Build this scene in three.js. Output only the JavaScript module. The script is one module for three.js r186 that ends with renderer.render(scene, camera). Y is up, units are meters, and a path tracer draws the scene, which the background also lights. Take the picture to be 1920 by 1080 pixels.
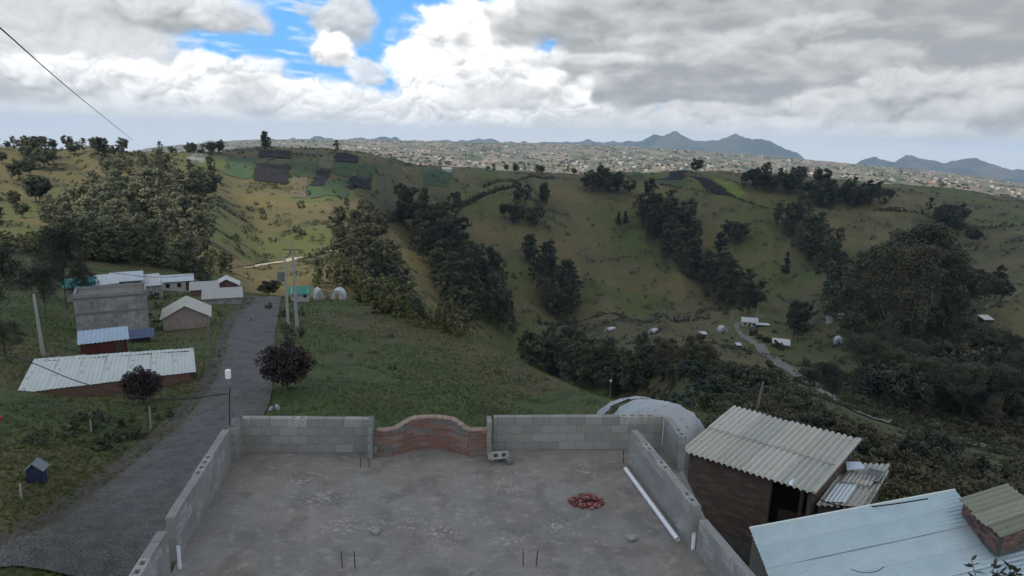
import * as THREE from 'three';
import { createNoise2D, createNoise3D } from 'simplex-noise';
import { mergeGeometries } from 'three/addons/utils/BufferGeometryUtils.js';
import { RoundedBoxGeometry } from 'three/addons/geometries/RoundedBoxGeometry.js';

// ---------- camera, exposure, sun, sky ----------
const scene = new THREE.Scene();
const CAMY = 6.85, F = 1250, PITCH = THREE.MathUtils.degToRad(12.5), ROLL = THREE.MathUtils.degToRad(1.6);
const camera = new THREE.PerspectiveCamera(2 * Math.atan(540 / F) * 180 / Math.PI, 1920 / 1080, 0.2, 60000);
camera.position.set(0, CAMY, 0);
camera.rotation.order = 'YXZ';
camera.rotation.set(-PITCH, 0, ROLL);
camera.updateMatrixWorld(true);
const renderer = new THREE.WebGLRenderer();
renderer.toneMapping = THREE.LinearToneMapping;
renderer.toneMappingExposure = 1.26;
renderer.shadowMap.enabled = true;
const SUN = new THREE.Vector3(-0.30, 0.84, 0.42).normalize();
const sun = new THREE.DirectionalLight(0xfff1dc, 3.0);
sun.position.copy(SUN).multiplyScalar(6000); sun.castShadow = true; sun.shadow.radius = 1.3;
sun.shadow.camera.left = sun.shadow.camera.bottom = -1500; sun.shadow.camera.right = sun.shadow.camera.top = 1500; sun.shadow.camera.far = 20000;
scene.add(sun);

let seed = 1234567;
function rnd() { seed |= 0; seed = seed + 0x6D2B79F5 | 0; let t = Math.imul(seed ^ seed >>> 15, 1 | seed); t = t + Math.imul(t ^ t >>> 7, 61 | t) ^ t; return ((t ^ t >>> 14) >>> 0) / 4294967296; }
const rr = (a, b) => a + (b - a) * rnd();
const reseed = s => { seed = s; };
const n2 = createNoise2D(rnd), n3 = createNoise3D(rnd);
const clamp = (x, a = 0, b = 1) => x < a ? a : x > b ? b : x;
const sstep = (a, b, x) => { const t = clamp((x - a) / (b - a)); return t * t * (3 - 2 * t); };
const mix = (a, b, t) => a + (b - a) * t;
const mix3 = (a, b, t) => [mix(a[0], b[0], t), mix(a[1], b[1], t), mix(a[2], b[2], t)];
function fbm2(x, y, o = 4) { let s = 0, a = 0.5, f = 1, w = 0; for (let i = 0; i < o; i++) { s += a * n2(x * f + 17.3 * i, y * f - 9.1 * i); w += a; a *= 0.5; f *= 2.03; } return s / w; }
function fbm3(x, y, z, o = 4) { let s = 0, a = 0.5, f = 1, w = 0; for (let i = 0; i < o; i++) { s += a * n3(x * f + 5.2 * i, y * f, z * f - 7.7 * i); w += a; a *= 0.5; f *= 2.03; } return s / w; }

const JIT = new Float32Array(4096 * 2); for (let i = 0; i < 8192; i++) JIT[i] = rnd();
function puffs(x, y) { // rounded cauliflower lumps: three sizes of cells
  let s = 0, a = 0.55;
  for (let k = 0; k < 3; k++) {
    const f = [0.36, 0.95, 2.4][k], gx = x * f, gy = y * f * 1.25, cx = Math.floor(gx), cy = Math.floor(gy); let d = 4;
    for (let i = -1; i <= 1; i++) for (let j = -1; j <= 1; j++) { const h = (((cx + i) * 73856093) ^ ((cy + j) * 19349663) ^ (k * 83492791)) & 4095, dx = cx + i + JIT[h * 2] - gx, dy = cy + j + JIT[h * 2 + 1] - gy, q = dx * dx + dy * dy; if (q < d) d = q; }
    s += a * Math.max(0, 1 - d * 1.25); a *= 0.5;
  }
  return s;
}
// sky: air and cumulus / stratocumulus, all the way round
{
  const W = 4096, H = 2048, data = new Float32Array(W * H * 4);
  // clouds as lumps: azimuth (deg, 0 = north ahead, + right), elevation, half widths, white-to-grey tone, density
  const L = [];
  const add = (az, el, rx, ry, top, base, den = 1) => L.push({ az, el, rx, ry, top, base, den });
  reseed(77);
  for (let i = 0; i < 150; i++) { // the general cloud field out of view
    const az = rr(-180, 180), el = Math.abs(az) < 56 ? rr(30, 88) : Math.pow(rnd(), 1.2) * 86, s = rr(7, 20) * (0.6 + el / 70) * (Math.abs(az) < 70 && el < 60 ? 0.6 : 1);
    const dark = rnd();
    add(az, el, s * rr(1, 1.7) / Math.max(0.35, Math.cos(el * Math.PI / 180)), s * rr(0.35, 0.7) * (0.55 + el / 90), mix(0.86, 0.46, Math.sqrt(dark)), mix(0.60, 0.30, Math.sqrt(dark)), rr(0.8, 1));
  }
  for (let i = 0; i < 150; i++) { const az = rr(44, 316) - (rnd() < 0.5 ? 0 : 360), el = rr(-1, 14), s = rr(2, 7); const a2 = ((az + 180) % 360 + 360) % 360 - 180; if (Math.abs(a2) < 44) continue; const dk = rnd(); add(a2, el, s * rr(1.4, 2.6), s * rr(0.5, 0.9), mix(1.0, 0.55, dk), mix(0.7, 0.34, dk), rr(0.7, 1)); }
  // the part ahead
  const ahead = [
    // pale layer behind everything to the right and far left
    [24, 3.4, 21, 4.6, 0.74, 0.62, 1], [6, 4.0, 9, 4.0, 0.9, 0.75, 1], [-36, 5, 12, 6, 0.66, 0.58, 1],
    // low haze-white layer along the horizon
    [-36, 1.0, 16, 3.2, 0.86, 0.72, .95], [-20, 1.2, 15, 3.0, 0.93, 0.76, .95], [-4, 1.0, 15, 2.6, 0.95, 0.78, .95], [12, 0.8, 14, 2.4, 0.80, 0.66, .95], [26, 0.0, 15, 2.6, 0.66, 0.56, .95], [40, 0, 14, 3, 0.60, 0.5, .95],
    // left mass
    [-36, 7.6, 10, 3.4, 0.60, 0.52, .9], [-40, 3.6, 9, 2.5, 0.72, 0.55, .9], [-31, 4.6, 8, 2.0, 0.76, 0.62, .9], [-27, 10.4, 6.5, 3.2, 1.18, 0.40, 1], [-25.5, 8.2, 6.0, 1.5, 0.62, 0.33, 1], [-22.5, 8.4, 3.0, 1.6, 0.9, 0.55, .85],
    [-33, 3.6, 3.2, 1.6, 1.05, 0.66, .95], [-29, 3.9, 2.6, 1.5, 1.15, 0.7, .95], [-23.5, 3.6, 3.4, 2.0, 1.3, 0.85, 1], [-26, 2.6, 3.6, 1.2, 1.0, 0.72, .9], [-20.5, 4.4, 2.8, 1.4, 1.0, 0.7, .9], [-20, 2.4, 2.6, 1.5, 0.80, 0.52, .9], [-16.5, 3.4, 3.0, 1.3, 1.08, 0.74, .9], [-15, 2.0, 4.0, 1.4, 0.98, 0.74, .9], [-12, 2.6, 2.6, 1.1, 1.05, 0.8, .85],
    // lone cumulus in the gap
    [-13.8, 8.6, 2.2, 2.6, 0.80, 0.50, .92], [-14.8, 6.4, 1.8, 1.6, 1.15, 0.72, 1], [-12.4, 4.9, 1.6, 1.0, 0.95, 0.62, .85], [-16.4, 9.3, 1.4, 0.6, 0.85, 0.6, .6],
    // bright centre towers
    [-3.5, 5.5, 6.5, 4.6, 1.12, 0.9, 1], [2, 3.4, 7, 2.4, 1.05, 0.82, 1],
    [-7.6, 5.0, 3.0, 2.6, 1.25, 0.82, 1], [-4.6, 8.2, 3.2, 2.6, 1.2, 0.80, 1], [-2.0, 6.0, 3.6, 3.2, 1.28, 0.8, 1], [-7, 2.6, 4.0, 1.5, 1.2, 0.8, 1], [-3.2, 2.8, 3.0, 1.2, 0.86, 0.62, .9], [-0.2, 9.4, 2.4, 2.2, 1.15, 0.76, 1], [2.6, 4.6, 2.2, 2.0, 1.3, 0.85, 1], [0.2, 3.2, 2.4, 1.3, 0.8, 0.6, .9], [4.6, 3.0, 2.0, 1.4, 1.25, 0.82, 1], [-1.6, 1.6, 4, 1.0, 0.98, 0.76, .9], [4.2, 6.6, 3.6, 1.3, 0.98, 0.62, .9],
    // grey deck to the right
    [22, 7.4, 23, 6.0, 0.46, 0.32, 1], [38, 6.0, 14, 7, 0.42, 0.30, 1],
    [8, 9.8, 9, 3.0, 0.52, 0.36, 1], [18, 9.4, 11, 3.6, 0.48, 0.35, 1], [30, 9.6, 12, 4.0, 0.46, 0.34, 1], [40, 9.6, 9, 3.6, 0.40, 0.32, 1], [13, 6.6, 9, 2.0, 0.56, 0.37, 1], [9.5, 4.2, 4.5, 1.5, 0.54, 0.36, .95], [14.5, 4.4, 6.5, 1.6, 0.46, 0.33, 1], [20.5, 5.2, 6.0, 1.3, 0.46, 0.33, 1], [26, 6.6, 5.0, 1.2, 0.5, 0.35, .95],
    [18, 8.0, 3.2, 0.9, 0.6, 0.42, .5], [23, 8.8, 3.6, 1.0, 0.62, 0.45, .7], [6.5, 6.6, 4.0, 0.5, 0.9, 0.7, .7],
    [25.5, 3.0, 5.5, 1.5, 0.70, 0.5, .9], [31, 4.2, 7.0, 1.8, 0.72, 0.42, .95], [36, 2.6, 6.5, 1.5, 0.62, 0.40, .9], [29.5, 1.2, 5, 0.9, 0.66, 0.48, .85], [34, 0.6, 4.2, 0.7, 0.5, 0.4, .8], [16, 2.4, 4.2, 1.1, 0.74, 0.5, .9], [11, 1.6, 4.2, 0.9, 0.66, 0.5, .9], [20.5, 1.7, 4, 0.8, 0.7, 0.55, .85],
  ];
  for (const a of ahead) { const q = [...a]; if (q[4] > 0.7) { q[4] *= 0.86; q[5] *= 0.80; } add(...q); }
  const LIST = L.map(c => ({ ...c, far: Math.max(c.rx, c.ry) * 1.9 }));
  for (let j = 0; j < H; j++) {
    const el = (j + 0.5) / H * 180 - 90;
    if (el < -4) continue;
    const row = LIST.filter(c => Math.abs(el - c.el) < c.ry * 1.9);
    const cosE = Math.max(0.02, Math.cos(el * Math.PI / 180)), sinE = Math.sin(el * Math.PI / 180);
    // three.js equirect: u = atan2(z, x) / 2pi + 0.5
    for (let i = 0; i < W; i++) {
      const th = ((i + 0.5) / W - 0.5) * 2 * Math.PI, dx = Math.cos(th) * cosE, dz = Math.sin(th) * cosE;
      let az = Math.atan2(dx, -dz) * 180 / Math.PI; // 0 ahead (-z), + right
      const e = Math.max(0, el);
      const fine = el < 26 && Math.abs(az) < 50;
      // clear air
      const hz = sstep(4.5, 0.5, e); let r = mix(mix(0.17, 0.08, sstep(2, 26, e)), 0.74, hz), g = mix(mix(0.46, 0.28, sstep(2, 26, e)), 0.80, hz), b = mix(mix(0.88, 0.66, sstep(2, 30, e)), 0.86, hz);
      if (fine && e > 2) { const ci = fbm2(az * 0.16 + 3, e * 1.3 + az * 0.05, 4); const w = 0.5 * sstep(0.1, 0.7, ci); r = mix(r, 0.86, w); g = mix(g, 0.92, w); b = mix(b, 0.98, w); }
      const s = 5.2, X = dx * s, Y = sinE * s * 1.5, Z = dz * s;
      const o = fine ? 6 : 4;
      const wx = fbm3(X * 1.6, Y * 1.6, Z * 1.6, 3), wy = fbm3(X * 1.6 + 40, Y * 1.6, Z * 1.6, 3);
      let bil = 0, am = 0.5, fr = 2.1, wsum = 0, bil2 = 0;
      for (let k = 0; k < o; k++) { const q = Math.abs(n3(X * fr + wx * 0.35, Y * fr + wy * 0.35, Z * fr)); bil += am * q; wsum += am; if (k < 4) { const q2 = Math.abs(n3(X * fr + wx * 0.35, (Y + 0.05) * fr + wy * 0.35, Z * fr)); bil2 += am * (q2 - q); } am *= 0.46; fr *= 2.1; }
      bil = bil / wsum * 1.45; bil2 /= wsum;
      let rel = -bil2 * 1.2;
      if (el < 32) { const w = sstep(32, 24, el), wa = az + wx * 1.6, we = el + wy * 1.1, p0 = puffs(wa, we), p1 = puffs(wa - 0.12, we + 0.28); bil = mix(bil, 0.12 + p0 * 0.62, w); rel = mix(rel, (p0 - p1) * 0.85, w); }
      const soft = fbm3(X * 3 + 9, Y * 4, Z * 3, 4), band = fbm3(X * 1.5 + 4, Y * 3.2, Z * 1.5, 4);
      const relief = clamp(rel, -0.3, 0.3);
      for (const c of row) {
        let da = az - c.az; if (da > 180) da -= 360; else if (da < -180) da += 360;
        if (Math.abs(da) > c.rx * 1.9) continue;
        const px = da / c.rx + wx * 0.4, py = (el - c.el) / c.ry + wy * 0.35;
        const d = Math.sqrt(px * px + (py < 0 ? py * py * 1.5 : py * py)) + (0.46 - bil) * 0.8;
        const a = c.den * sstep(1.1, 0.66, d);
        if (a <= 0.002) continue;
        let tone = mix(c.base, c.top, sstep(-0.75, 0.7, py * 0.85 + (bil - 0.45) * (c.top < 0.6 ? 0.5 : 1.0) + soft * 0.4));
        tone *= 1 + relief * (c.top > 0.8 ? 1.25 : c.top < 0.6 ? 0.22 : 0.4) + soft * 0.08 + (c.top < 0.6 ? band * 0.42 : 0);
        const cool = clamp(1 - tone, 0, 0.8);
        r = mix(r, tone * (1.01 - 0.085 * cool), a); g = mix(g, tone, a); b = mix(b, tone * (0.99 + 0.06 * cool), a);
      }
      { const w = sstep(2.2, 0.0, el); r = mix(r, 0.70, w); g = mix(g, 0.73, w); b = mix(b, 0.75, w); } // thick air along the horizon
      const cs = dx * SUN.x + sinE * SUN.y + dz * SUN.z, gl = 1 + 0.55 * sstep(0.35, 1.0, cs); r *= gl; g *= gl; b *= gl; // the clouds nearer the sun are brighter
      const k = (j * W + i) * 4; data[k] = r; data[k + 1] = g; data[k + 2] = b; data[k + 3] = 1;
    }
  }
  for (let j = 0; j < H; j++) { const el = (j + 0.5) / H * 180 - 90; if (el < -4) for (let i = 0; i < W; i++) { const k = (j * W + i) * 4; data[k] = 0.70; data[k + 1] = 0.73; data[k + 2] = 0.75; data[k + 3] = 1; } }
  const sky = new THREE.DataTexture(data, W, H, THREE.RGBAFormat, THREE.FloatType);
  sky.mapping = THREE.EquirectangularReflectionMapping; sky.magFilter = THREE.LinearFilter; sky.colorSpace = THREE.LinearSRGBColorSpace; sky.needsUpdate = true;
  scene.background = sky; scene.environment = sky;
}
scene.fog = new THREE.FogExp2(new THREE.Color(0.46, 0.67, 0.95), 5.6e-5);

// ---------- helpers ----------
const camM = camera.matrixWorld, camP = camera.position;
function ray(u, v) { return new THREE.Vector3((u - 960) / F, (540 - v) / F, -1).transformDirection(camM); }   // direction seen at a place of the 1920 x 1080 picture
function onY(u, v, y) { const d = ray(u, v); return camP.clone().addScaledVector(d, (y - CAMY) / d.y); }
function atR(u, v, r) { const d = ray(u, v); return camP.clone().addScaledVector(d, r / Math.hypot(d.x, d.z)); }
const names = {};
function numbered(n) { const k = names[n] = (names[n] || 0) + 1; return k === 1 ? n : n + '_' + String(k - 1).padStart(3, '0'); }
function shadows(o) { o.castShadow = o.receiveShadow = true; return o; }
function tag(o, label, category, group) { o.userData.label = label; o.userData.category = category; if (group) o.userData.group = group; return o; }
function thing(name, label, category, pos, turn = 0, group) { const g = new THREE.Group(); g.name = numbered(name); if (pos) g.position.copy(pos); g.rotation.y = turn; tag(g, label, category, group); scene.add(g); return g; }
function part(parent, name, geo, mat, label) { const m = shadows(new THREE.Mesh(geo, mat)); m.name = name; if (label) m.userData.label = label; parent.add(m); return m; }
function struct(name, geo, mat) { const m = shadows(new THREE.Mesh(geo, mat)); m.name = numbered(name); m.userData.kind = 'structure'; scene.add(m); return m; }
function single(name, geo, mat, label, category, group) { const m = shadows(new THREE.Mesh(geo, mat)); m.name = numbered(name); tag(m, label, category, group); scene.add(m); return m; }
const V = (x, y, z) => new THREE.Vector3(x, y, z);
function box(w, h, d, x = 0, y = 0, z = 0, b = 0) { const g = b ? new RoundedBoxGeometry(w, h, d, 1, b) : new THREE.BoxGeometry(w, h, d); g.translate(x, y, z); return b ? g : g; }
function merge(list) { return mergeGeometries(list.map(g => { const q = g.index ? g.toNonIndexed() : g; for (const k of Object.keys(q.attributes)) if (!['position', 'normal', 'uv'].includes(k)) q.deleteAttribute(k); return q; })); }
function tube(pts, r, seg = 24, rad = 6) { return new THREE.TubeGeometry(new THREE.CatmullRomCurve3(pts), seg, r, rad, false); }
function rod(a, b, r0, r1 = r0, rad = 8) { const d = b.clone().sub(a), L = d.length(); const g = new THREE.CylinderGeometry(r1, r0, L, rad, 1); g.translate(0, L / 2, 0); g.applyQuaternion(new THREE.Quaternion().setFromUnitVectors(V(0, 1, 0), d.normalize())); g.translate(a.x, a.y, a.z); return g; }
function quadGeo(pts, thick) { // a sheet with four corners (counter-clockwise from above), with thickness
  const n = pts[1].clone().sub(pts[0]).cross(pts[3].clone().sub(pts[0])).normalize().multiplyScalar(thick);
  const b = pts.map(p => p.clone().sub(n)), P = [], U = [];
  const q = (a, c, d, e) => { const w = a.distanceTo(c), h = a.distanceTo(e); for (const [p, x, y] of [[a, 0, 0], [c, w, 0], [d, w, h], [a, 0, 0], [d, w, h], [e, 0, h]]) { P.push(p.x, p.y, p.z); U.push(x, y); } };
  q(pts[0], pts[1], pts[2], pts[3]); q(b[3], b[2], b[1], b[0]);
  for (let i = 0; i < 4; i++) { const j = (i + 1) % 4; q(b[i], b[j], pts[j], pts[i]); }
  const g = new THREE.BufferGeometry(); g.setAttribute('position', new THREE.Float32BufferAttribute(P, 3)); g.setAttribute('uv', new THREE.Float32BufferAttribute(U, 2)); g.computeVertexNormals(); return g;
}
// procedural textures: a tile of noise; fn(x, y in 0..1 wrapping) -> [r, g, b] linear
function tex(size, fn, srgb = false) {
  const d = new Uint8Array(size * size * 4);
  const enc = c => { c = clamp(c); return Math.round(255 * (c <= 0.0031308 ? c * 12.92 : 1.055 * Math.pow(c, 1 / 2.4) - 0.055)); };
  for (let j = 0; j < size; j++) for (let i = 0; i < size; i++) { const c = fn(i / size, j / size), k = (j * size + i) * 4; for (let q = 0; q < 3; q++) d[k + q] = srgb ? enc(c[q]) : Math.round(255 * clamp(c[q])); d[k + 3] = 255; }
  const t = new THREE.DataTexture(d, size, size); t.wrapS = t.wrapT = THREE.RepeatWrapping; t.magFilter = THREE.LinearFilter; t.minFilter = THREE.LinearMipmapLinearFilter; t.generateMipmaps = true; if (srgb) t.colorSpace = THREE.SRGBColorSpace; t.needsUpdate = true; return t;
}
function tileNoise(x, y, f, o = 4, off = 0) { // wraps in x and y
  const a = x * 2 * Math.PI, b = y * 2 * Math.PI, R = f / (2 * Math.PI); let s = 0, am = 0.5, w = 0, m = 1;
  for (let i = 0; i < o; i++) { s += am * (n3(Math.cos(a) * R * m + off, Math.sin(a) * R * m, Math.cos(b) * R * m + off * 2) + n3(Math.sin(b) * R * m + off, Math.cos(a) * R * m + 31, Math.sin(a) * R * m)) * 0.7; w += am; am *= 0.5; m *= 2; }
  return s / w;
}
const rep = (t, x, y = x) => { const c = t.clone(); c.repeat.set(x, y); c.needsUpdate = true; return c; };
const std = (o) => new THREE.MeshStandardMaterial({ roughness: 0.9, ...o });
const lin = (r, g, b) => new THREE.Color().setRGB(r, g, b);
// ---------- terrain ----------
// columns across the picture; knots along each: [distance, row seen there] or [distance, metres below the camera, 1]
const COLS = {
  '-500': [[6, 12, 1], [17, 11.2, 1], [28, 12.2, 1], [42, 14.5, 1], [70, 18, 1], [105, 22, 1], [140, 25, 1], [190, 25, 1], [260, 22, 1], [340, 16, 1], [450, 6, 1], [650, 45, 1], [1900, 300], [2900, 296], [4300, 292], [13000, 294]],
  0: [[6, 12, 1], [17, 1000], [28, 800], [42, 690], [70, 600], [105, 540], [140, 490], [190, 440], [260, 385], [340, 324], [430, 276], [600, 50, 1], [1900, 300], [2900, 296], [4300, 292], [13000, 294]],
  180: [[6, 12, 1], [17, 1000], [28, 812], [42, 702], [70, 612], [110, 535], [140, 502], [190, 450], [260, 390], [340, 328], [440, 278], [600, 55, 1], [1900, 300], [2900, 296], [4300, 290], [13000, 294]],
  350: [[6, 12, 1], [17, 990], [28, 796], [42, 690], [70, 605], [110, 545], [135, 528], [175, 494], [225, 445], [310, 378], [420, 320], [520, 282], [700, 65, 1], [1900, 296], [2900, 288], [4300, 272], [13000, 276]].filter((_, i) => i !== 9 || true),
  500: [[6, 12, 1], [18, 985], [30, 768], [45, 672], [72, 592], [106, 553], [140, 40, 1], [200, 527], [255, 490], [360, 405], [600, 277], [850, 90, 1], [1900, 288], [2900, 275], [4300, 263], [13000, 265]],
  620: [[6, 12, 1], [18, 11.6, 1], [28, 775], [42, 682], [65, 608], [92, 562], [135, 46, 1], [210, 518], [265, 473], [370, 395], [610, 280], [850, 95, 1], [1900, 290], [2900, 276], [4300, 263], [13000, 265]],
  760: [[6, 12, 1], [18, 11.8, 1], [28, 772], [42, 692], [60, 632], [88, 558], [135, 52, 1], [240, 76, 1], [320, 535], [430, 447], [680, 304], [950, 110, 1], [1900, 298], [2900, 280], [4300, 266], [13000, 268]],
  860: [[6, 12, 1], [17, 11.8, 1], [27, 780], [38, 718], [55, 660], [76, 608], [130, 60, 1], [255, 92, 1], [370, 560], [470, 465], [710, 315], [1000, 125, 1], [1900, 306], [2900, 284], [4300, 268], [13000, 270]],
  1000: [[6, 12, 1], [16, 11.8, 1], [24, 12.4, 1], [32, 772], [41, 730], [50, 690], [110, 58, 1], [240, 98, 1], [410, 598], [500, 495], [720, 323], [1000, 135, 1], [1900, 314], [2900, 290], [4300, 270], [13000, 272]],
  1145: [[6, 12, 1], [14, 11.9, 1], [20, 12.3, 1], [26, 13, 1], [31, 772], [37, 748], [110, 64, 1], [290, 662], [430, 594], [520, 505], [735, 324], [1050, 140, 1], [1900, 318], [2900, 294], [4300, 274], [13000, 276]],
  1300: [[6, 12.2, 1], [14, 12.4, 1], [19, 12.7, 1], [25, 14, 1], [34, 16.5, 1], [45, 778], [115, 718], [270, 648], [440, 594], [540, 495], [745, 322], [1050, 145, 1], [1900, 322], [2900, 300], [4300, 284], [13000, 286]],
  1450: [[6, 12.3, 1], [14, 12.6, 1], [19, 12.8, 1], [26, 14.5, 1], [40, 812], [60, 780], [130, 735], [230, 690], [420, 598], [540, 500], [765, 324], [1050, 145, 1], [1900, 330], [2900, 310], [4300, 295], [13000, 297]],
  1650: [[6, 12.4, 1], [13, 12.6, 1], [18, 12.9, 1], [26, 14.8, 1], [38, 880], [60, 842], [120, 803], [190, 767], [330, 640], [500, 520], [800, 345], [1100, 135, 1], [1900, 342], [2900, 326], [4300, 314], [13000, 316]],
  1800: [[6, 12.4, 1], [13, 12.6, 1], [18, 12.9, 1], [26, 14.8, 1], [38, 915], [60, 885], [110, 852], [175, 828], [330, 640], [500, 540], [900, 355], [1150, 125, 1], [1900, 352], [2900, 338], [4300, 328], [13000, 330]],
  1920: [[6, 12.4, 1], [13, 12.6, 1], [18, 12.9, 1], [26, 15, 1], [38, 930], [60, 908], [110, 880], [165, 858], [330, 642], [430, 548], [950, 376], [1200, 135, 1], [1900, 372], [2900, 356], [4300, 346], [13000, 348]],
  2400: [[6, 12.4, 1], [13, 12.6, 1], [18, 13, 1], [26, 15.2, 1], [38, 19, 1], [60, 29, 1], [110, 52, 1], [160, 75, 1], [330, 92, 1], [430, 86, 1], [950, 68, 1], [1200, 115, 1], [1900, 410], [2900, 385], [4300, 374], [13000, 376]],
};
const colKeys = Object.keys(COLS).map(Number).sort((a, b) => a - b);
const NK = 16;
{ // drop one of the 17 knots of the 350 column
  const c = COLS[350]; while (c.length > NK) c.splice(8, 1);
}
const KN = [];
for (let k = 0; k < NK; k++) {
  const row = { az: [], lr: [], t: [] };
  for (const u of colKeys) {
    const [r, val, abs] = COLS[u][k];
    let t, az;
    if (abs) { t = val / r; let v = 540; for (let i = 0; i < 12; i++) { const d = ray(u, v), tt = -d.y / Math.hypot(d.x, d.z); v += (t - tt) * F * 0.85; } const d = ray(u, clamp(v, 200, 1500)); az = Math.atan2(d.x, -d.z); }
    else { const d = ray(u, val); t = -d.y / Math.hypot(d.x, d.z); az = Math.atan2(d.x, -d.z); }
    row.az.push(az); row.lr.push(Math.log(r)); row.t.push(t);
  }
  KN.push(row);
}
function pchip(xs, ys, x) {
  const n = xs.length; if (x <= xs[0]) return ys[0]; if (x >= xs[n - 1]) return ys[n - 1];
  let i = 0; while (i < n - 2 && x > xs[i + 1]) i++;
  const h = xs[i + 1] - xs[i], s = (j) => (ys[j + 1] - ys[j]) / (xs[j + 1] - xs[j]);
  const m = (j) => { if (j === 0) return s(0); if (j === n - 1) return s(n - 2); const a = s(j - 1), b = s(j); return a * b <= 0 ? 0 : 2 * a * b / (a + b); };
  const t = (x - xs[i]) / h, t2 = t * t, t3 = t2 * t;
  return (2 * t3 - 3 * t2 + 1) * ys[i] + (t3 - 2 * t2 + t) * h * m(i) + (3 * t2 - 2 * t3) * ys[i + 1] + (t3 - t2) * h * m(i + 1);
}
const colCache = new Map();
function column(az) {
  const key = Math.round(az * 4000); let c = colCache.get(key);
  if (!c) { const a = key / 4000; c = { lr: KN.map(k => pchip(k.az, k.lr, a)), t: KN.map(k => pchip(k.az, k.t, a)) }; colCache.set(key, c); }
  return c;
}
function relief(x, z, r) {
  let n = 0.10 * fbm2(x * 0.35, z * 0.35, 3) * sstep(20, 30, r);
  n += 0.5 * fbm2(x * 0.06 + 5, z * 0.06, 3) * sstep(45, 110, r) * (r < 130 ? 0.6 : 1);
  if (r > 130) { const az = Math.atan2(x, -z), g = 1 - Math.abs(fbm2(az * 4.2 + 0.0010 * r + 3, r * 0.0012, 2)); n += (g * g - 0.62) * 11 * (0.3 + 0.7 * sstep(-0.32, -0.05, az)) * sstep(230, 430, r) * (1 - 0.85 * sstep(540, 700, r)) * (1 - sstep(1000, 1400, r)); n += 2.2 * fbm2(x * 0.018, z * 0.018, 3) * sstep(150, 350, r); }
  if (r > 1500) { n += 14 * fbm2(x * 0.0016 + 9, z * 0.0016, 4) * sstep(1500, 2500, r); n += 0 * fbm2(x * 0.00035, z * 0.00035, 3) * sstep(7000, 12000, r) * 0.5 ; }
  return n;
}
function ground(x, z) {
  const r = Math.max(5, Math.hypot(x, z)), c = column(Math.atan2(x, -z));
  return CAMY - pchip(c.lr, c.t, Math.log(r)) * r + relief(x, z, r);
}
function hit(u, v, from = 14) { // where the sight line at that place of the picture meets the ground
  const d = ray(u, v), hxz = Math.hypot(d.x, d.z); let r = from, pr = r;
  for (let i = 0; i < 600 && r < 13000; i++) { const x = d.x / hxz * r, z = d.z / hxz * r, y = CAMY + d.y / hxz * r; if (y <= ground(x, z)) { let a = pr, b = r; for (let k = 0; k < 14; k++) { const m = (a + b) / 2; if (CAMY + d.y / hxz * m <= ground(d.x / hxz * m, d.z / hxz * m)) b = m; else a = m; } const q = b; return V(d.x / hxz * q, ground(d.x / hxz * q, d.z / hxz * q), d.z / hxz * q); } pr = r; r *= 1.016; }
  return V(d.x / hxz * 9000, 0, d.z / hxz * 9000);
}
const hypot = p => Math.hypot(p.x, p.z);
const fwd = new THREE.Vector3(0, 0, -1).transformDirection(camM);
const pxm = p => p.clone().sub(camP).dot(fwd) / F; // metres per picture pixel there

const grainTex = tex(512, (x, y) => { const a = tileNoise(x, y, 9, 5), b = tileNoise(x, y, 40, 3, 4); const m = 0.80 + 0.30 * a + 0.32 * b; return [m, m, m * 0.97]; }, true);
const grainBump = tex(512, (x, y) => { const m = 0.5 + 0.3 * tileNoise(x, y, 22, 4, 2) + 0.25 * tileNoise(x, y, 70, 2, 6); return [m, m, m]; });

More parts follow.
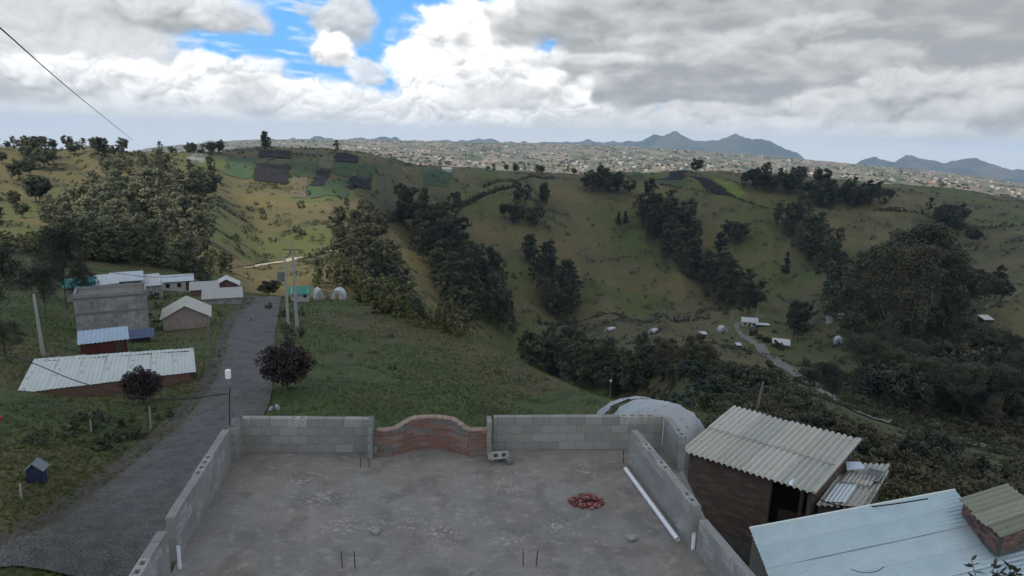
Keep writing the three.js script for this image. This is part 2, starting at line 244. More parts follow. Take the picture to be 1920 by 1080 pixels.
const GRASS = [0.094, 0.128, 0.030], DRY = [0.170, 0.142, 0.058], SCRUB = [0.050, 0.053, 0.026], SOIL = [0.075, 0.060, 0.045], OLIVE = [0.128, 0.117, 0.049];
function landColour(x, z, r, y = 0) {
  const a = fbm2(x * 0.012 + 11, z * 0.012, 4), b = fbm2(x * 0.045 - 7, z * 0.045, 4), f = fbm2(x * 0.3, z * 0.3, 3);
  let c;
  if (r < 140) {
    c = mix3(GRASS, OLIVE, sstep(-0.35, 0.45, b + a * 0.5));
    c = mix3(c, DRY, 0.55 * sstep(0.1, 0.6, f * 0.6 + b * 0.7));
    c = mix3(c, SCRUB, 0.65 * sstep(0.18, 0.55, -b * 0.6 - f * 0.45 + a * 0.2));
    c = mix3(c, [0.045, 0.095, 0.03], 0.5 * sstep(0.15, 0.5, fbm2(x * 0.09 + 50, z * 0.09, 3)));
  } else {
    c = mix3(OLIVE, DRY, sstep(-0.2, 0.55, a + 0.4 * b));
    c = mix3(c, GRASS, 0.8 * sstep(-0.05, 0.45, fbm2(x * 0.008 + 70, z * 0.008, 3) + b * 0.3));
    c = mix3(c, SCRUB, 0.75 * sstep(0.12, 0.5, -a * 0.5 + b * 0.75 - f * 0.25));
    { const q = y / 7 + 1.6 * fbm2(x * 0.01, z * 0.01, 3), fr = Math.abs(q - Math.floor(q) - 0.5); c = mix3(c, [0.17, 0.14, 0.10], 0.45 * sstep(0.07, 0.0, fr) * sstep(-0.1, 0.3, fbm2(x * 0.02 + 20, z * 0.02, 2))); } // trodden cattle paths
    if (r > 1150) { // patchwork of fields far off
      const w = sstep(1150, 1500, r), cx = Math.floor(x / 42 + 0.8 * n2(x * 0.004, z * 0.004)), cz = Math.floor(z / 85 + 0.8 * n2(x * 0.004 + 9, z * 0.004));
      const h = Math.abs(Math.sin(cx * 127.1 + cz * 311.7) * 43758.5453) % 1;
      const p = h < 0.3 ? [0.21, 0.175, 0.15] : h < 0.5 ? [0.17, 0.165, 0.135] : h < 0.72 ? [0.10, 0.125, 0.07] : h < 0.84 ? [0.20, 0.195, 0.13] : [0.07, 0.09, 0.06];
      c = mix3(c, mix3(p, SCRUB, 0.55 * sstep(0.1, 0.5, fbm2(x * 0.012, z * 0.006 + 3, 3))), w);
    }
  }
  return c;
}
{
  const azs = [];
  for (let a = -180; a < 180;) { azs.push(a * Math.PI / 180); a += (a > -46 && a < 46) ? 0.15 : (a > -60 && a < 60) ? 0.6 : 4; }
  azs.push(Math.PI);
  const rs = [0.01]; for (let r = 5; r < 13000;) { rs.push(r); r *= r < 14 ? 1.15 : r < 1300 ? 1.0105 : 1.02; } rs.push(13000);
  const NA = azs.length, NR = rs.length, pos = new Float32Array(NA * NR * 3), col = new Float32Array(NA * NR * 3), uv = new Float32Array(NA * NR * 2), idx = [];
  for (let i = 0; i < NA; i++) {
    const s = Math.sin(azs[i]), c = -Math.cos(azs[i]), out = Math.abs(azs[i]) > 0.82;
    for (let j = 0; j < NR; j++) {
      const r = rs[j], x = s * r, z = c * r, k = i * NR + j;
      pos[k * 3] = x; pos[k * 3 + 1] = i === NA - 1 ? pos[j * 3 + 1] : ground(x, z); pos[k * 3 + 2] = z;
      const q = out && j % 4 ? null : landColour(x, z, r, pos[k * 3 + 1]);
      if (q) { col[k * 3] = q[0]; col[k * 3 + 1] = q[1]; col[k * 3 + 2] = q[2]; } else { col[k * 3] = col[k * 3 - 3]; col[k * 3 + 1] = col[k * 3 - 2]; col[k * 3 + 2] = col[k * 3 - 1]; }
      uv[k * 2] = x / 6; uv[k * 2 + 1] = z / 6;
      if (i < NA - 1 && j < NR - 1) idx.push(k, k + NR, k + 1, k + 1, k + NR, k + NR + 1);
    }
  }
  const g = new THREE.BufferGeometry();
  g.setAttribute('position', new THREE.BufferAttribute(pos, 3)); g.setAttribute('color', new THREE.BufferAttribute(col, 3)); g.setAttribute('uv', new THREE.BufferAttribute(uv, 2)); g.setIndex(idx); g.computeVertexNormals();
  console.log('terrain triangles', idx.length / 3);
  struct('terrain', g, std({ vertexColors: true, map: grainTex, bumpMap: grainBump, bumpScale: 0.25, roughness: 1 }));
}
// mountains beyond the plain
{
  const mat = std({ vertexColors: true, roughness: 1 });
  const range = (list, r, depth, name) => { // skyline given as [column, row]
    const N = 220, M = 40, P = [], C = [], I = [];
    const pts = list.map(([u, v]) => { const d = ray(u, v); return [Math.atan2(d.x, -d.z), d.y / Math.hypot(d.x, d.z)]; });
    const az = pts.map(p => p[0]), te = pts.map(p => p[1]);
    for (let i = 0; i <= N; i++) {
      const a = mix(az[0], az[az.length - 1], i / N), crest = CAMY + pchip(az, te, a) * r, foot = -700;
      for (let j = 0; j <= M; j++) {
        const q = j / M, R = r - depth * (1 - q), x = Math.sin(a) * R, z = -Math.cos(a) * R;
        const rid = 1 - Math.abs(fbm2(x * 0.0006, z * 0.00035, 4));
        const y = mix(foot, crest, Math.pow(q, 0.85)) + (q < 1 ? (rid - 0.75) * 420 * q * (1 - q) * 2 : 0) + 75 * fbm2(x * 0.0022, z * 0.0015, 4) * q;
        P.push(x, y, z); const n = fbm2(x * 0.001, z * 0.001, 4); C.push(...mix3([0.03, 0.042, 0.03], [0.075, 0.072, 0.045], sstep(-0.3, 0.5, n)));  // forest colour set darker, standing in for cloud shade over the range
        if (i < N && j < M) { const k = i * (M + 1) + j; I.push(k, k + M + 1, k + 1, k + 1, k + M + 1, k + M + 2); }
      }
    }
    const g = new THREE.BufferGeometry(); g.setAttribute('position', new THREE.Float32BufferAttribute(P, 3)); g.setAttribute('color', new THREE.Float32BufferAttribute(C, 3)); g.setIndex(I); g.computeVertexNormals();
    struct(name, g, mat);
  };
  range([[1100, 300], [1150, 288], [1200, 266], [1232, 254], [1262, 248], [1290, 258], [1330, 262], [1390, 256], [1440, 266], [1490, 286], [1530, 304], [1600, 325]], 11500, 2400, 'mountain');
  range([[1560, 330], [1605, 305], [1638, 297], [1668, 303], [1705, 293], [1760, 305], [1800, 298], [1850, 306], [1900, 314], [1990, 324], [2200, 340]], 11500, 2200, 'mountain');
  range([[380, 268], [480, 264], [540, 262], [600, 258], [660, 262], [720, 258], [780, 263], [860, 264], [930, 263], [1000, 266], [1100, 264], [1180, 268], [1320, 274], [1420, 300]], 12500, 2200, 'mountain');
}
// the cloud whose shadow lies over the house and the valley; the sun reaches the left-hand hillside and the plain beyond
{
  const rise = 2600 / SUN.y, off = SUN.clone().multiplyScalar(rise);
  const wob = (list, amp, n) => { const c = new THREE.CatmullRomCurve3(list.map(([x, z]) => V(x, 0, z)), true), o = []; for (let i = 0; i < n; i++) { const p = c.getPoint(i / n); o.push(new THREE.Vector2(p.x + amp * fbm2(p.x * 0.01, p.z * 0.01, 3), -(p.z + amp * fbm2(p.x * 0.01 + 40, p.z * 0.01, 3)))); } return o; };
  const s = new THREE.Shape(wob([[-560, 260], [-150, 330], [400, 330], [1250, 200], [1500, -500], [1350, -1300], [600, -1350], [60, -1150], [-150, -820], [-330, -640], [-620, -520], [-700, -100]], 60, 120));
  s.holes.push(new THREE.Path(wob([[-48, -175], [-52, -260], [-95, -400], [-190, -450], [-330, -400], [-330, -240], [-230, -120], [-100, -112]], 20, 60)));
  const g = new THREE.ExtrudeGeometry(s, { depth: 30, bevelEnabled: true, bevelSize: 8, bevelThickness: 12, bevelSegments: 2 });
  g.rotateX(-Math.PI / 2); g.translate(off.x, off.y, off.z);
  struct('cloud', g, std({ color: lin(0.9, 0.9, 0.9), roughness: 1 }));
}
// fields on the far ridge
const fieldTex = grainTex;
function field(name, quad, c, lift = 0.35, n = 14) {
  const P = [], U = [], I = [], corner = quad.map(([u, v]) => hit(u, v, 150));
  for (let i = 0; i <= n; i++) for (let j = 0; j <= n; j++) {
    const s = i / n, t = j / n, w = (i % n && j % n) ? 1 : 0;
    const x = (1 - s) * (1 - t) * corner[0].x + s * (1 - t) * corner[1].x + s * t * corner[2].x + (1 - s) * t * corner[3].x, z = (1 - s) * (1 - t) * corner[0].z + s * (1 - t) * corner[1].z + s * t * corner[2].z + (1 - s) * t * corner[3].z;
    const X = x + 1.4 * n2(x * 0.11, z * 0.11), Z = z + 1.4 * n2(x * 0.11 + 9, z * 0.11);
    P.push(X, ground(X, Z) + lift, Z); U.push(X / 9, Z / 9); if (i < n && j < n) { const k = i * (n + 1) + j; I.push(k, k + 1, k + n + 1, k + 1, k + n + 2, k + n + 1); }
  }
  const g = new THREE.BufferGeometry(); g.setAttribute('position', new THREE.Float32BufferAttribute(P, 3)); g.setAttribute('uv', new THREE.Float32BufferAttribute(U, 2)); g.setIndex(I); g.computeVertexNormals();
  struct(name, g, std({ color: lin(...c), map: fieldTex, roughness: 1, side: THREE.DoubleSide }));
}
{
  const D = [0.008, 0.006, 0.008], G = [0.045, 0.085, 0.035], G2 = [0.055, 0.082, 0.034], T = [0.125, 0.108, 0.066], O = [0.105, 0.098, 0.052];
  for (const q of [[[485, 282], [545, 284], [545, 299], [485, 297]], [[480, 308], [545, 313], [538, 346], [474, 340]], [[597, 318], [622, 320], [605, 351], [580, 350]], [[629, 290], [672, 294], [671, 307], [630, 304]], [[655, 334], [695, 335], [695, 358], [655, 356]], [[1290, 331], [1325, 335], [1372, 364], [1345, 368]], [[1215, 323], [1290, 326], [1282, 336], [1220, 336]]]) field('ploughed_field', q, D, 0.6);
  for (const q of [[[428, 291], [480, 297], [473, 336], [420, 326]], [[630, 306], [668, 307], [655, 333], [622, 326]], [[577, 353], [650, 337], [652, 372], [582, 374]], [[1190, 323], [1213, 323], [1219, 345], [1200, 335]], [[790, 318], [850, 322], [840, 350], [795, 350]]]) field('crop_field', q, G);
  for (const q of [[[547, 302], [597, 306], [590, 336], [547, 326]], [[1226, 337], [1290, 337], [1285, 350], [1236, 346]], [[672, 310], [705, 311], [700, 333], [668, 331]]]) field('crop_field', q, G2);
  field('crop_field', [[1331, 334], [1360, 338], [1405, 368], [1382, 372]], [0.15, 0.19, 0.035]);
  for (const q of [[[599, 288], [627, 291], [623, 317], [596, 315]], [[548, 280], [598, 283], [597, 291], [548, 288]], [[753, 346], [785, 350], [783, 375], [756, 371]], [[548, 330], [578, 335], [575, 372], [545, 372]]]) field('stubble_field', q, T);
  for (const q of [[[712, 303], [752, 306], [745, 398], [700, 393]], [[485, 299], [545, 301], [545, 311], [482, 306]]]) field('stubble_field', q, O);
}
// the rows of houses and trees of the far plain: too small to tell apart
// ---------- the rooftop ----------
const blockMats = [[0.42, 0.415, 0.40], [0.47, 0.46, 0.445], [0.385, 0.38, 0.375], [0.44, 0.42, 0.39], [0.50, 0.49, 0.465]].map(c => std({ color: lin(...c), map: rep(grainTex, 1.3), bumpMap: rep(grainBump, 2), bumpScale: 0.012, roughness: 0.97 }));
const paleBlockMats = [[0.40, 0.405, 0.395], [0.43, 0.43, 0.42], [0.375, 0.38, 0.375]].map(c => std({ color: lin(...c), map: rep(grainTex, 1.1), bumpMap: rep(grainBump, 1.4), bumpScale: 0.012, roughness: 0.97 }));
const mortarMat = std({ color: lin(0.22, 0.22, 0.215), map: grainTex, bumpMap: grainBump, bumpScale: 0.01 });
const darkMortar = std({ color: lin(0.12, 0.115, 0.11), map: grainTex });
const brickMats = [[0.33, 0.16, 0.13], [0.30, 0.15, 0.125], [0.37, 0.19, 0.15], [0.29, 0.17, 0.145], [0.37, 0.26, 0.225]].map(c => std({ color: lin(...c), map: rep(grainTex, 1.5), bumpMap: rep(grainBump, 2), bumpScale: 0.01 }));
const mudBrickMats = [[0.155, 0.108, 0.088], [0.18, 0.122, 0.10], [0.14, 0.10, 0.084], [0.21, 0.155, 0.13]].map(c => std({ color: lin(...c), map: rep(grainTex, 1.5), bumpMap: rep(grainBump, 2), bumpScale: 0.012 }));
const geoCache = {};
function blockGeo(w, h, t, hollow) {
  const k = [w, h, t, hollow].map(x => +(+x).toFixed(2)).join(); if (geoCache[k]) return geoCache[k];
  let g;
  if (hollow && w > 0.3) {
    const s = new THREE.Shape([[-w / 2, -t / 2], [w / 2, -t / 2], [w / 2, t / 2], [-w / 2, t / 2]].map(p => new THREE.Vector2(...p)));
    for (const c of [-w / 4, w / 4]) { const hw = w * 0.15, ht = t * 0.27; s.holes.push(new THREE.Path([[c - hw, -ht], [c - hw, ht], [c + hw, ht], [c + hw, -ht]].map(p => new THREE.Vector2(...p)))); }
    g = new THREE.ExtrudeGeometry(s, { depth: h - 0.008, bevelEnabled: true, bevelSize: 0.004, bevelThickness: 0.004, bevelSegments: 1 }); g.rotateX(-Math.PI / 2); g.translate(0, -h / 2 + 0.004, 0);
  } else g = new RoundedBoxGeometry(w, h, t, 1, 0.006);
  return geoCache[k] = g;
}
// a wall of blocks from a to b (inner foot line), thickness to the outside (left of the direction a -> b when side = 1)
function blockWall(name, label, category, group, a, b, H, T, o = {}) {
  const { L = 0.4, C = 0.2, mats = blockMats, joint = 0.012, seedN = 1, pieceName = 'block', hollow = 0, side = 1, rough = 0.004, mortar = mortarMat, inset = 0.006, top = null, skip = null } = o;
  reseed(seedN * 991 + 7);
  const dir = V(b.x - a.x, 0, b.z - a.z), len = dir.length(), yaw = Math.atan2(-dir.z, dir.x);
  const w = thing(name, label, category, a, yaw, group);
  const zc = -T / 2 * side, n = Math.round(H / C);
  if (!skip) part(w, 'mortar', box(len - 0.02, H - (hollow ? 0.09 : 0.012), T - 2 * inset, len / 2, (H - (hollow ? 0.09 : 0.012)) / 2, zc), mortar);
  for (let c = 0; c < n; c++) {
    let x = (c % 2 ? -L / 2 : 0) - (o.shift || 0);
    while (x < len - 0.03) {
      const x0 = Math.max(0, x), x1 = Math.min(len, x + L); x += L;
      if (x1 - x0 < 0.06) continue;
      if (top && (c + 1) * C > top((x0 + x1) / 2) + 0.01) continue;
      if (skip && skip((x0 + x1) / 2, (c + 0.5) * C)) continue;
      const m = part(w, pieceName, blockGeo(x1 - x0 - joint, C - joint, T, c === n - 1 && rnd() < hollow), mats[Math.floor(rnd() * mats.length)]);
      m.position.set((x0 + x1) / 2 + rr(-1, 1) * rough * 0.5, (c + 0.5) * C + rr(-1, 1) * rough * 0.4, zc + rr(-1, 1) * rough); m.rotation.y = rr(-1, 1) * rough * 1.2; m.rotation.z = rr(-1, 1) * rough;
    }
  }
  return w;
}
const G0 = (x, z, y = 0) => V(x, y, z);
// slab: bare concrete with cement splashes, damp stains and trodden dirt
const slabPoly = [[-6.05, -13.75], [-4.35, -4], [5.0, -4], [3.75, -10.2], [3.80, -14.45]];
const splash = [[640, 985, .5], [705, 985, .3], [820, 1000, .55], [960, 915, .45], [940, 900, .3], [1105, 885, .28], [950, 1015, .35], [760, 985, .3], [560, 905, .4], [600, 935, .5], [1040, 985, .3], [870, 960, .3]].map(([u, v, r]) => { const p = onY(u, v, 0); return [p.x, p.z, r]; });
const slabTex = (() => {
  const S = 2048, X0 = -6.5, Z0 = -14.8, K = 11.6; // metres covered
  return tex(S, (i, j) => {
    const x = X0 + i * K, z = Z0 + j * K;
    const a = fbm2(x * 0.45 + 3, z * 0.45, 4), b = fbm2(x * 1.7, z * 1.7 + 8, 4), c = fbm2(x * 9, z * 9, 3), streak = fbm2(x * 1.2 + z * 0.3, z * 5.5, 3);
    let v = 0.205 + 0.040 * a + 0.030 * b + 0.022 * c + 0.014 * streak;
    v = mix(v, 0.125, 0.6 * sstep(0.12, 0.5, fbm2(x * 0.8 + 30, z * 0.8, 4) + 0.15 * c));
    v = mix(v, 0.31, 0.5 * sstep(0.22, 0.6, fbm2(x * 2.1 + 60, z * 2.6, 4)));
    let w = 0; for (const [sx, sz, r] of splash) { const d = Math.hypot(x - sx, (z - sz) * 1.1) / r; if (d < 1.6) w += sstep(0.12, 0.5, fbm2(x * 5.5 + 12, z * 7.5, 4) + 0.12 - d * 0.42); }
    v = mix(v, 0.46, clamp(w) * 0.6);
    const warm = 0.004 + 0.012 * fbm2(x * 0.6 + 90, z * 0.6, 3);
    return [v * 1.05 + warm, v, v * 0.935 - warm * 0.6];
  }, true);
})();
{
  const b = thing('concrete_building', 'grey concrete house with a bare flat roof, the camera looks across it', 'building');
  const sh = new THREE.Shape(slabPoly.map(([x, z]) => new THREE.Vector2(x, -z)));
  const g = new THREE.ExtrudeGeometry(sh, { depth: 0.24, bevelEnabled: false }); g.rotateX(-Math.PI / 2); g.translate(0, -0.24, 0);
  const p = g.attributes.position, uv = g.attributes.uv; for (let i = 0; i < p.count; i++) uv.setXY(i, (p.getX(i) + 6.5) / 11.6, (p.getZ(i) + 14.8) / 11.6);
  part(b, 'roof_slab', g, std({ map: slabTex, bumpMap: rep(grainBump, 6), bumpScale: 0.02, roughness: 0.92 }));
  const c = new THREE.Vector2(-0.6, 9.3), sh2 = new THREE.Shape(slabPoly.map(([x, z]) => { const q = new THREE.Vector2(x, -z); return q.sub(c).multiplyScalar(0.972).add(c); }));
  const g2 = new THREE.ExtrudeGeometry(sh2, { depth: 6.2, bevelEnabled: false }); g2.rotateX(-Math.PI / 2); g2.translate(0, -6.44, 0);
  part(b, 'wall', g2, std({ color: lin(0.22, 0.22, 0.215), map: grainTex }));
}
const PG = 'block parapet walls round the flat roof';
// left-hand wall in two lengths, back walls, right-hand walls
blockWall('block_parapet', 'longer grey block parapet along the road side of the roof', 'wall', PG, G0(-5.31, -9.62), G0(-5.82, -12.93), 0.82, 0.15, { mats: paleBlockMats, joint: 0.007, seedN: 1, hollow: 0.5, inset: 0.001, mortar: paleBlockMats[0] });
blockWall('block_parapet', 'short grey block parapet with a white pipe end, lower left corner of the roof', 'wall', PG, G0(-4.60, -5.2), G0(-5.24, -9.25), 0.80, 0.15, { mats: paleBlockMats, joint: 0.007, seedN: 2, hollow: 0.3, inset: 0.001, mortar: paleBlockMats[0] });
blockWall('block_parapet', 'narrow block pier at the corner beside the white-topped post', 'wall', PG, G0(-5.74, -13.02), G0(-5.80, -13.46), 0.84, 0.16, { mats: blockMats, seedN: 3, side: 1, L: 0.44 });
blockWall('block_parapet', 'grey block parapet left of the curved brick wall', 'wall', PG, G0(-5.80, -13.48), G0(-3.02, -13.62), 0.8, 0.15, { seedN: 4, hollow: 0.2, side: 1 });
blockWall('block_parapet', 'pale block pier joining the left parapet to the brick wall', 'wall', PG, G0(-2.92, -13.26), G0(-2.97, -13.78), 0.83, 0.1, { seedN: 5, mats: paleBlockMats, L: 0.52, side: 1 });
blockWall('block_parapet', 'grey block parapet right of the curved brick wall', 'wall', PG, G0(-0.33, -13.90), G0(3.55, -14.22), 0.8, 0.15, { seedN: 6, hollow: 0.15, side: 1, shift: 0.12 });
blockWall('block_parapet', 'narrow pale block pier right of the brick wall', 'wall', PG, G0(-0.36, -13.62), G0(-0.39, -14.0), 0.8, 0.1, { seedN: 7, mats: paleBlockMats, L: 0.42, side: 1 });
blockWall('block_parapet', 'short block return wall in front of the plastic tunnel', 'wall', PG, G0(3.55, -14.20), G0(3.66, -13.2), 0.82, 0.15, { seedN: 8, mats: paleBlockMats, joint: 0.008, side: 1, hollow: 0.4, inset: 0.001, mortar: paleBlockMats[0] });
blockWall('block_parapet', 'long slanting block parapet behind the white pipe', 'wall', PG, G0(2.66, -13.45), G0(3.22, -10.38), 0.84, 0.15, { seedN: 9, mats: paleBlockMats, joint: 0.007, side: 1, hollow: 0.35, inset: 0.001, mortar: paleBlockMats[0] });
blockWall('block_parapet', 'block parapet running out of the lower edge on the right', 'wall', PG, G0(3.30, -10.28), G0(4.25, -5.6), 0.70, 0.15, { seedN: 10, mats: paleBlockMats, joint: 0.007, side: 1, hollow: 0.35, inset: 0.001, mortar: paleBlockMats[0] });
// curved brick wall
{
  const path = new THREE.CatmullRomCurve3([G0(-2.86, -13.46), G0(-2.66, -13.47), G0(-2.46, -13.56), G0(-2.1, -13.80), G0(-1.7, -13.88), G0(-1.3, -13.82), G0(-0.98, -13.64), G0(-0.82, -13.58), G0(-0.62, -13.62), G0(-0.42, -13.66)]);
  const L = path.getLength(), w = thing('brick_wall', 'curved red brick parapet between the two block walls', 'wall', G0(-1.65, -13.7));
  const top = s => { const q = s / L; return 0.61 + 0.15 * sstep(0.14, 0.36, q) * (1 - sstep(0.62, 0.84, q)); };
  reseed(55); const C = 0.088, bl = 0.272;
  const mort = [];
  for (let c = 0; c < 11; c++) {
    let s = c % 2 ? -bl / 2 : 0;
    while (s < L - 0.03) {
      const s0 = Math.max(0, s), s1 = Math.min(L, s + bl), m = (s0 + s1) / 2; s += bl;
      const hh = Math.min(C, top(m) - c * C); if (s1 - s0 < 0.07 || hh < 0.03) continue;
      const p = path.getPointAt(m / L), t = path.getTangentAt(m / L), yaw = Math.atan2(-t.z, t.x);
      const g = blockGeo(s1 - s0 - 0.016, hh - 0.014, 0.13, false), mesh = part(w, 'brick', g, rnd() < 0.13 ? mortarMat : brickMats[Math.floor(rnd() * brickMats.length)]);
      mesh.position.set(p.x + 1.65 + rr(-.006, .006), c * C + hh / 2, p.z + 13.7 - 0.065 + rr(-.008, .008)); mesh.rotation.y = yaw + rr(-.02, .02); mesh.rotation.z = rr(-.012, .012);
      const mg = box(s1 - s0 + 0.012, hh, 0.112); mg.rotateY(yaw); mg.translate(p.x + 1.65, c * C + hh / 2 - 0.004, p.z + 13.7 - 0.065); mort.push(mg);
    }
  }
  part(w, 'mortar', merge(mort), std({ color: lin(0.33, 0.30, 0.275), map: grainTex, bumpMap: grainBump, bumpScale: 0.01 }));
  { const P = [], I = [], n = 60; for (let i = 0; i <= n; i++) { const q = i / n, p = path.getPointAt(q), t = path.getTangentAt(q), nx = t.z, nz = -t.x, y = top(q * L) + 0.006 * n2(i * 0.7, 1); for (const [o, h] of [[0.012, -0.012], [0.008, 0.016], [-0.136, 0.016], [-0.142, -0.012]]) P.push(p.x + 1.65 - nx * o, y + h, p.z + 13.7 - nz * o); if (i < n) for (let k = 0; k < 3; k++) { const a = i * 4 + k; I.push(a, a + 4, a + 1, a + 1, a + 4, a + 5); } }
    const g = new THREE.BufferGeometry(); g.setAttribute('position', new THREE.Float32BufferAttribute(P, 3)); g.setAttribute('uv', new THREE.Float32BufferAttribute(P.flatMap((v, i) => i % 3 === 2 ? [] : [v]), 2)); g.setIndex(I); g.computeVertexNormals(); part(w, 'coping', g, std({ color: lin(0.36, 0.27, 0.225), map: grainTex, side: THREE.DoubleSide })); }
}
// things lying on the roof
{
  const pvc = std({ color: lin(0.78, 0.80, 0.84), roughness: 0.35 });
  const a = V(2.54, 0.047, -13.12), b = V(3.05, 0.047, -10.55), d = b.clone().sub(a), L = d.length();
  const prof = [[0.039, 0], [0.046, 0], [0.046, L], [0.039, L], [0.039, 0]].map(p => new THREE.Vector2(...p));
  const g = new THREE.LatheGeometry(prof, 20); g.applyQuaternion(new THREE.Quaternion().setFromUnitVectors(V(0, 1, 0), d.clone().normalize())); g.translate(a.x, a.y, a.z);
  single('drain_pipe', g, pvc, 'long white plastic pipe lying along the foot of the right-hand parapet', 'pipe');
  const stub = (p, h, r, label) => { const gg = new THREE.LatheGeometry([[r * 0.85, 0], [r, 0], [r, h], [r * 0.85, h], [r * 0.85, 0]].map(q => new THREE.Vector2(...q)), 14); gg.translate(p.x, p.y, p.z); single('pipe_stub', gg, pvc, label, 'pipe'); };
  stub(V(-5.20, 0.0, -9.44), 0.40, 0.028, 'short upright white pipe in the gap of the road-side parapet');
  stub(V(3.27, 0.0, -10.36), 0.30, 0.035, 'short upright white pipe in the gap of the right-hand parapet');
  // rebar
  const iron = std({ color: lin(0.045, 0.036, 0.032), roughness: 0.8, metalness: 0.3 });
  const rebar = (pts, h, label) => { const base = onY(pts[0][0], pts[0][1], 0); const t = thing('rebar_stub', label, 'rebar', base, 0, 'starter bars left standing in the roof'); pts.forEach(([u, v], i) => { const p = onY(u, v, 0).sub(base), k = rr(-.02, .02); part(t, 'bar', merge([rod(V(p.x, 0, p.z), V(p.x + k, h * rr(.9, 1.05), p.z + k), 0.008), ...[0.25, 0.5, 0.75].map(q => { const tg = new THREE.TorusGeometry(0.0095, 0.003, 4, 8); tg.rotateX(Math.PI / 2); tg.translate(p.x + k * q, h * q, p.z + k * q); return tg; })]), iron); }); };
  rebar([[642, 1066], [666, 1066]], 0.32, 'pair of dark steel bars sticking up at the lower edge, left of the centre');
  rebar([[981, 1062], [1005, 1062]], 0.32, 'pair of dark steel bars sticking up at the lower edge, right of the centre');
  rebar([[676, 876], [692, 877]], 0.24, 'pair of dark steel bars at the left foot of the brick wall');
  rebar([[1169, 868], [1180, 866]], 0.3, 'pair of thin steel bars at the far end of the white pipe');
  // tipped hollow block
  const t = thing('hollow_block', 'tipped hollow concrete block at the right foot of the brick wall', 'block', V(-0.20, 0.15, -13.38), -0.5); const g2 = blockGeo(0.39, 0.19, 0.15, true).clone(); const hb = part(t, 'shell', g2, paleBlockMats[1]); hb.rotation.set(1.25, 0.25, -0.95);
  part(t, 'loose_mortar', new THREE.DodecahedronGeometry(0.09, 0).translate(0.26, -0.09, -0.05), mortarMat);
  // stones
  const stone = (u, v, s, label, m) => { reseed(u); const g3 = new THREE.IcosahedronGeometry(s, 1), p = g3.attributes.position; for (let i = 0; i < p.count; i++) { const k = 1 + 0.35 * n3(p.getX(i) / s + u, p.getY(i) / s, p.getZ(i) / s); p.setXYZ(i, p.getX(i) * k * 1.2, p.getY(i) * k * 0.75, p.getZ(i) * k); } g3.computeVertexNormals(); const q = onY(u, v, 0); g3.translate(q.x, s * 0.45, q.z); single('stone', g3, m, label, 'stone'); };
  stone(706, 999, 0.07, 'grey mortar lump left of the middle of the roof', blockMats[4]);
  stone(1185, 1012, 0.085, 'pale angular stone near the lower end of the white pipe', paleBlockMats[1]);
  // heap of red maize / peppers spread to dry
  const c = onY(1101, 941, 0), h = thing('drying_crop', 'small heap of red maize cobs spread to dry on the concrete', 'crop', c); reseed(9);
  const cols = [[0.14, 0.020, 0.022], [0.21, 0.05, 0.048], [0.06, 0.012, 0.014], [0.34, 0.17, 0.15]], lists = [[], [], [], []];
  for (let i = 0; i < 190; i++) { const a2 = rr(0, 6.28), q = Math.sqrt(rnd()), x = Math.cos(a2) * q * 0.31 - (q > .8 && Math.cos(a2) < -.6 ? 0.05 : 0), z = Math.sin(a2) * q * 0.27, g4 = new THREE.CapsuleGeometry(rr(.014, .021), rr(.03, .075), 2, 6); g4.rotateZ(1.57 + rr(-.5, .5)); g4.rotateY(rr(0, 6.28)); g4.translate(x, 0.02 + (1 - q) * rr(0, 0.07), z); lists[Math.floor(rnd() * 4)].push(g4); }
  lists.forEach((l, i) => { const m = part(h, 'cobs', merge(l), std({ color: lin(...cols[i]), roughness: 0.6 })); m.userData.kind = 'stuff'; });
  // crumbs of mortar
  reseed(31); const cr = []; for (let i = 0; i < 64; i++) { const s = splash[Math.floor(rnd() * splash.length)], x = i < 34 ? s[0] + rr(-.5, .5) : rr(-5, 2.6), z = i < 34 ? s[1] + rr(-.4, .4) : rr(-13.2, -8), g5 = new THREE.IcosahedronGeometry(rr(.006, .017), 0); g5.scale(1.3, 0.6, 1); g5.rotateY(rr(0, 6)); g5.translate(x, 0.006, z); cr.push(g5); }
  const crm = single('mortar_crumbs', merge(cr), std({ color: lin(0.46, 0.46, 0.45) }), 'pale mortar crumbs scattered over the roof slab', 'rubble'); crm.userData.kind = 'stuff';
  // post at the left corner
  const po = thing('cable_post', 'thin grey post with a white cap behind the left corner of the roof', 'post', V(-5.96, -1.4, -13.05)); const topv = atR(427, 693, Math.hypot(5.96, 13.05)), hh = topv.y + 1.4;
  part(po, 'post', rod(V(0, -3.6, 0), V(topv.x + 5.96, hh - 0.2, topv.z + 13.05), 0.022, 0.02), std({ color: lin(0.25, 0.27, 0.29), metalness: 0.4, roughness: 0.5 }));
  part(po, 'cap', new RoundedBoxGeometry(0.1, 0.2, 0.09, 2, 0.02).translate(topv.x + 5.96, hh - 0.1, topv.z + 13.05), std({ color: lin(0.85, 0.86, 0.86), roughness: 0.5 }));
  const k1 = V(topv.x + 5.96 - 0.02, hh - 0.35, topv.z + 13.05);
  part(po, 'hook', tube([k1, k1.clone().add(V(0.05, 0.05, 0.02)), k1.clone().add(V(0.03, -0.25, 0.03)), V(0.03, 0.55, 0.03), V(0.05, -0.2, 0.04)], 0.012, 20, 5), std({ color: lin(0.02, 0.02, 0.022) }));
}
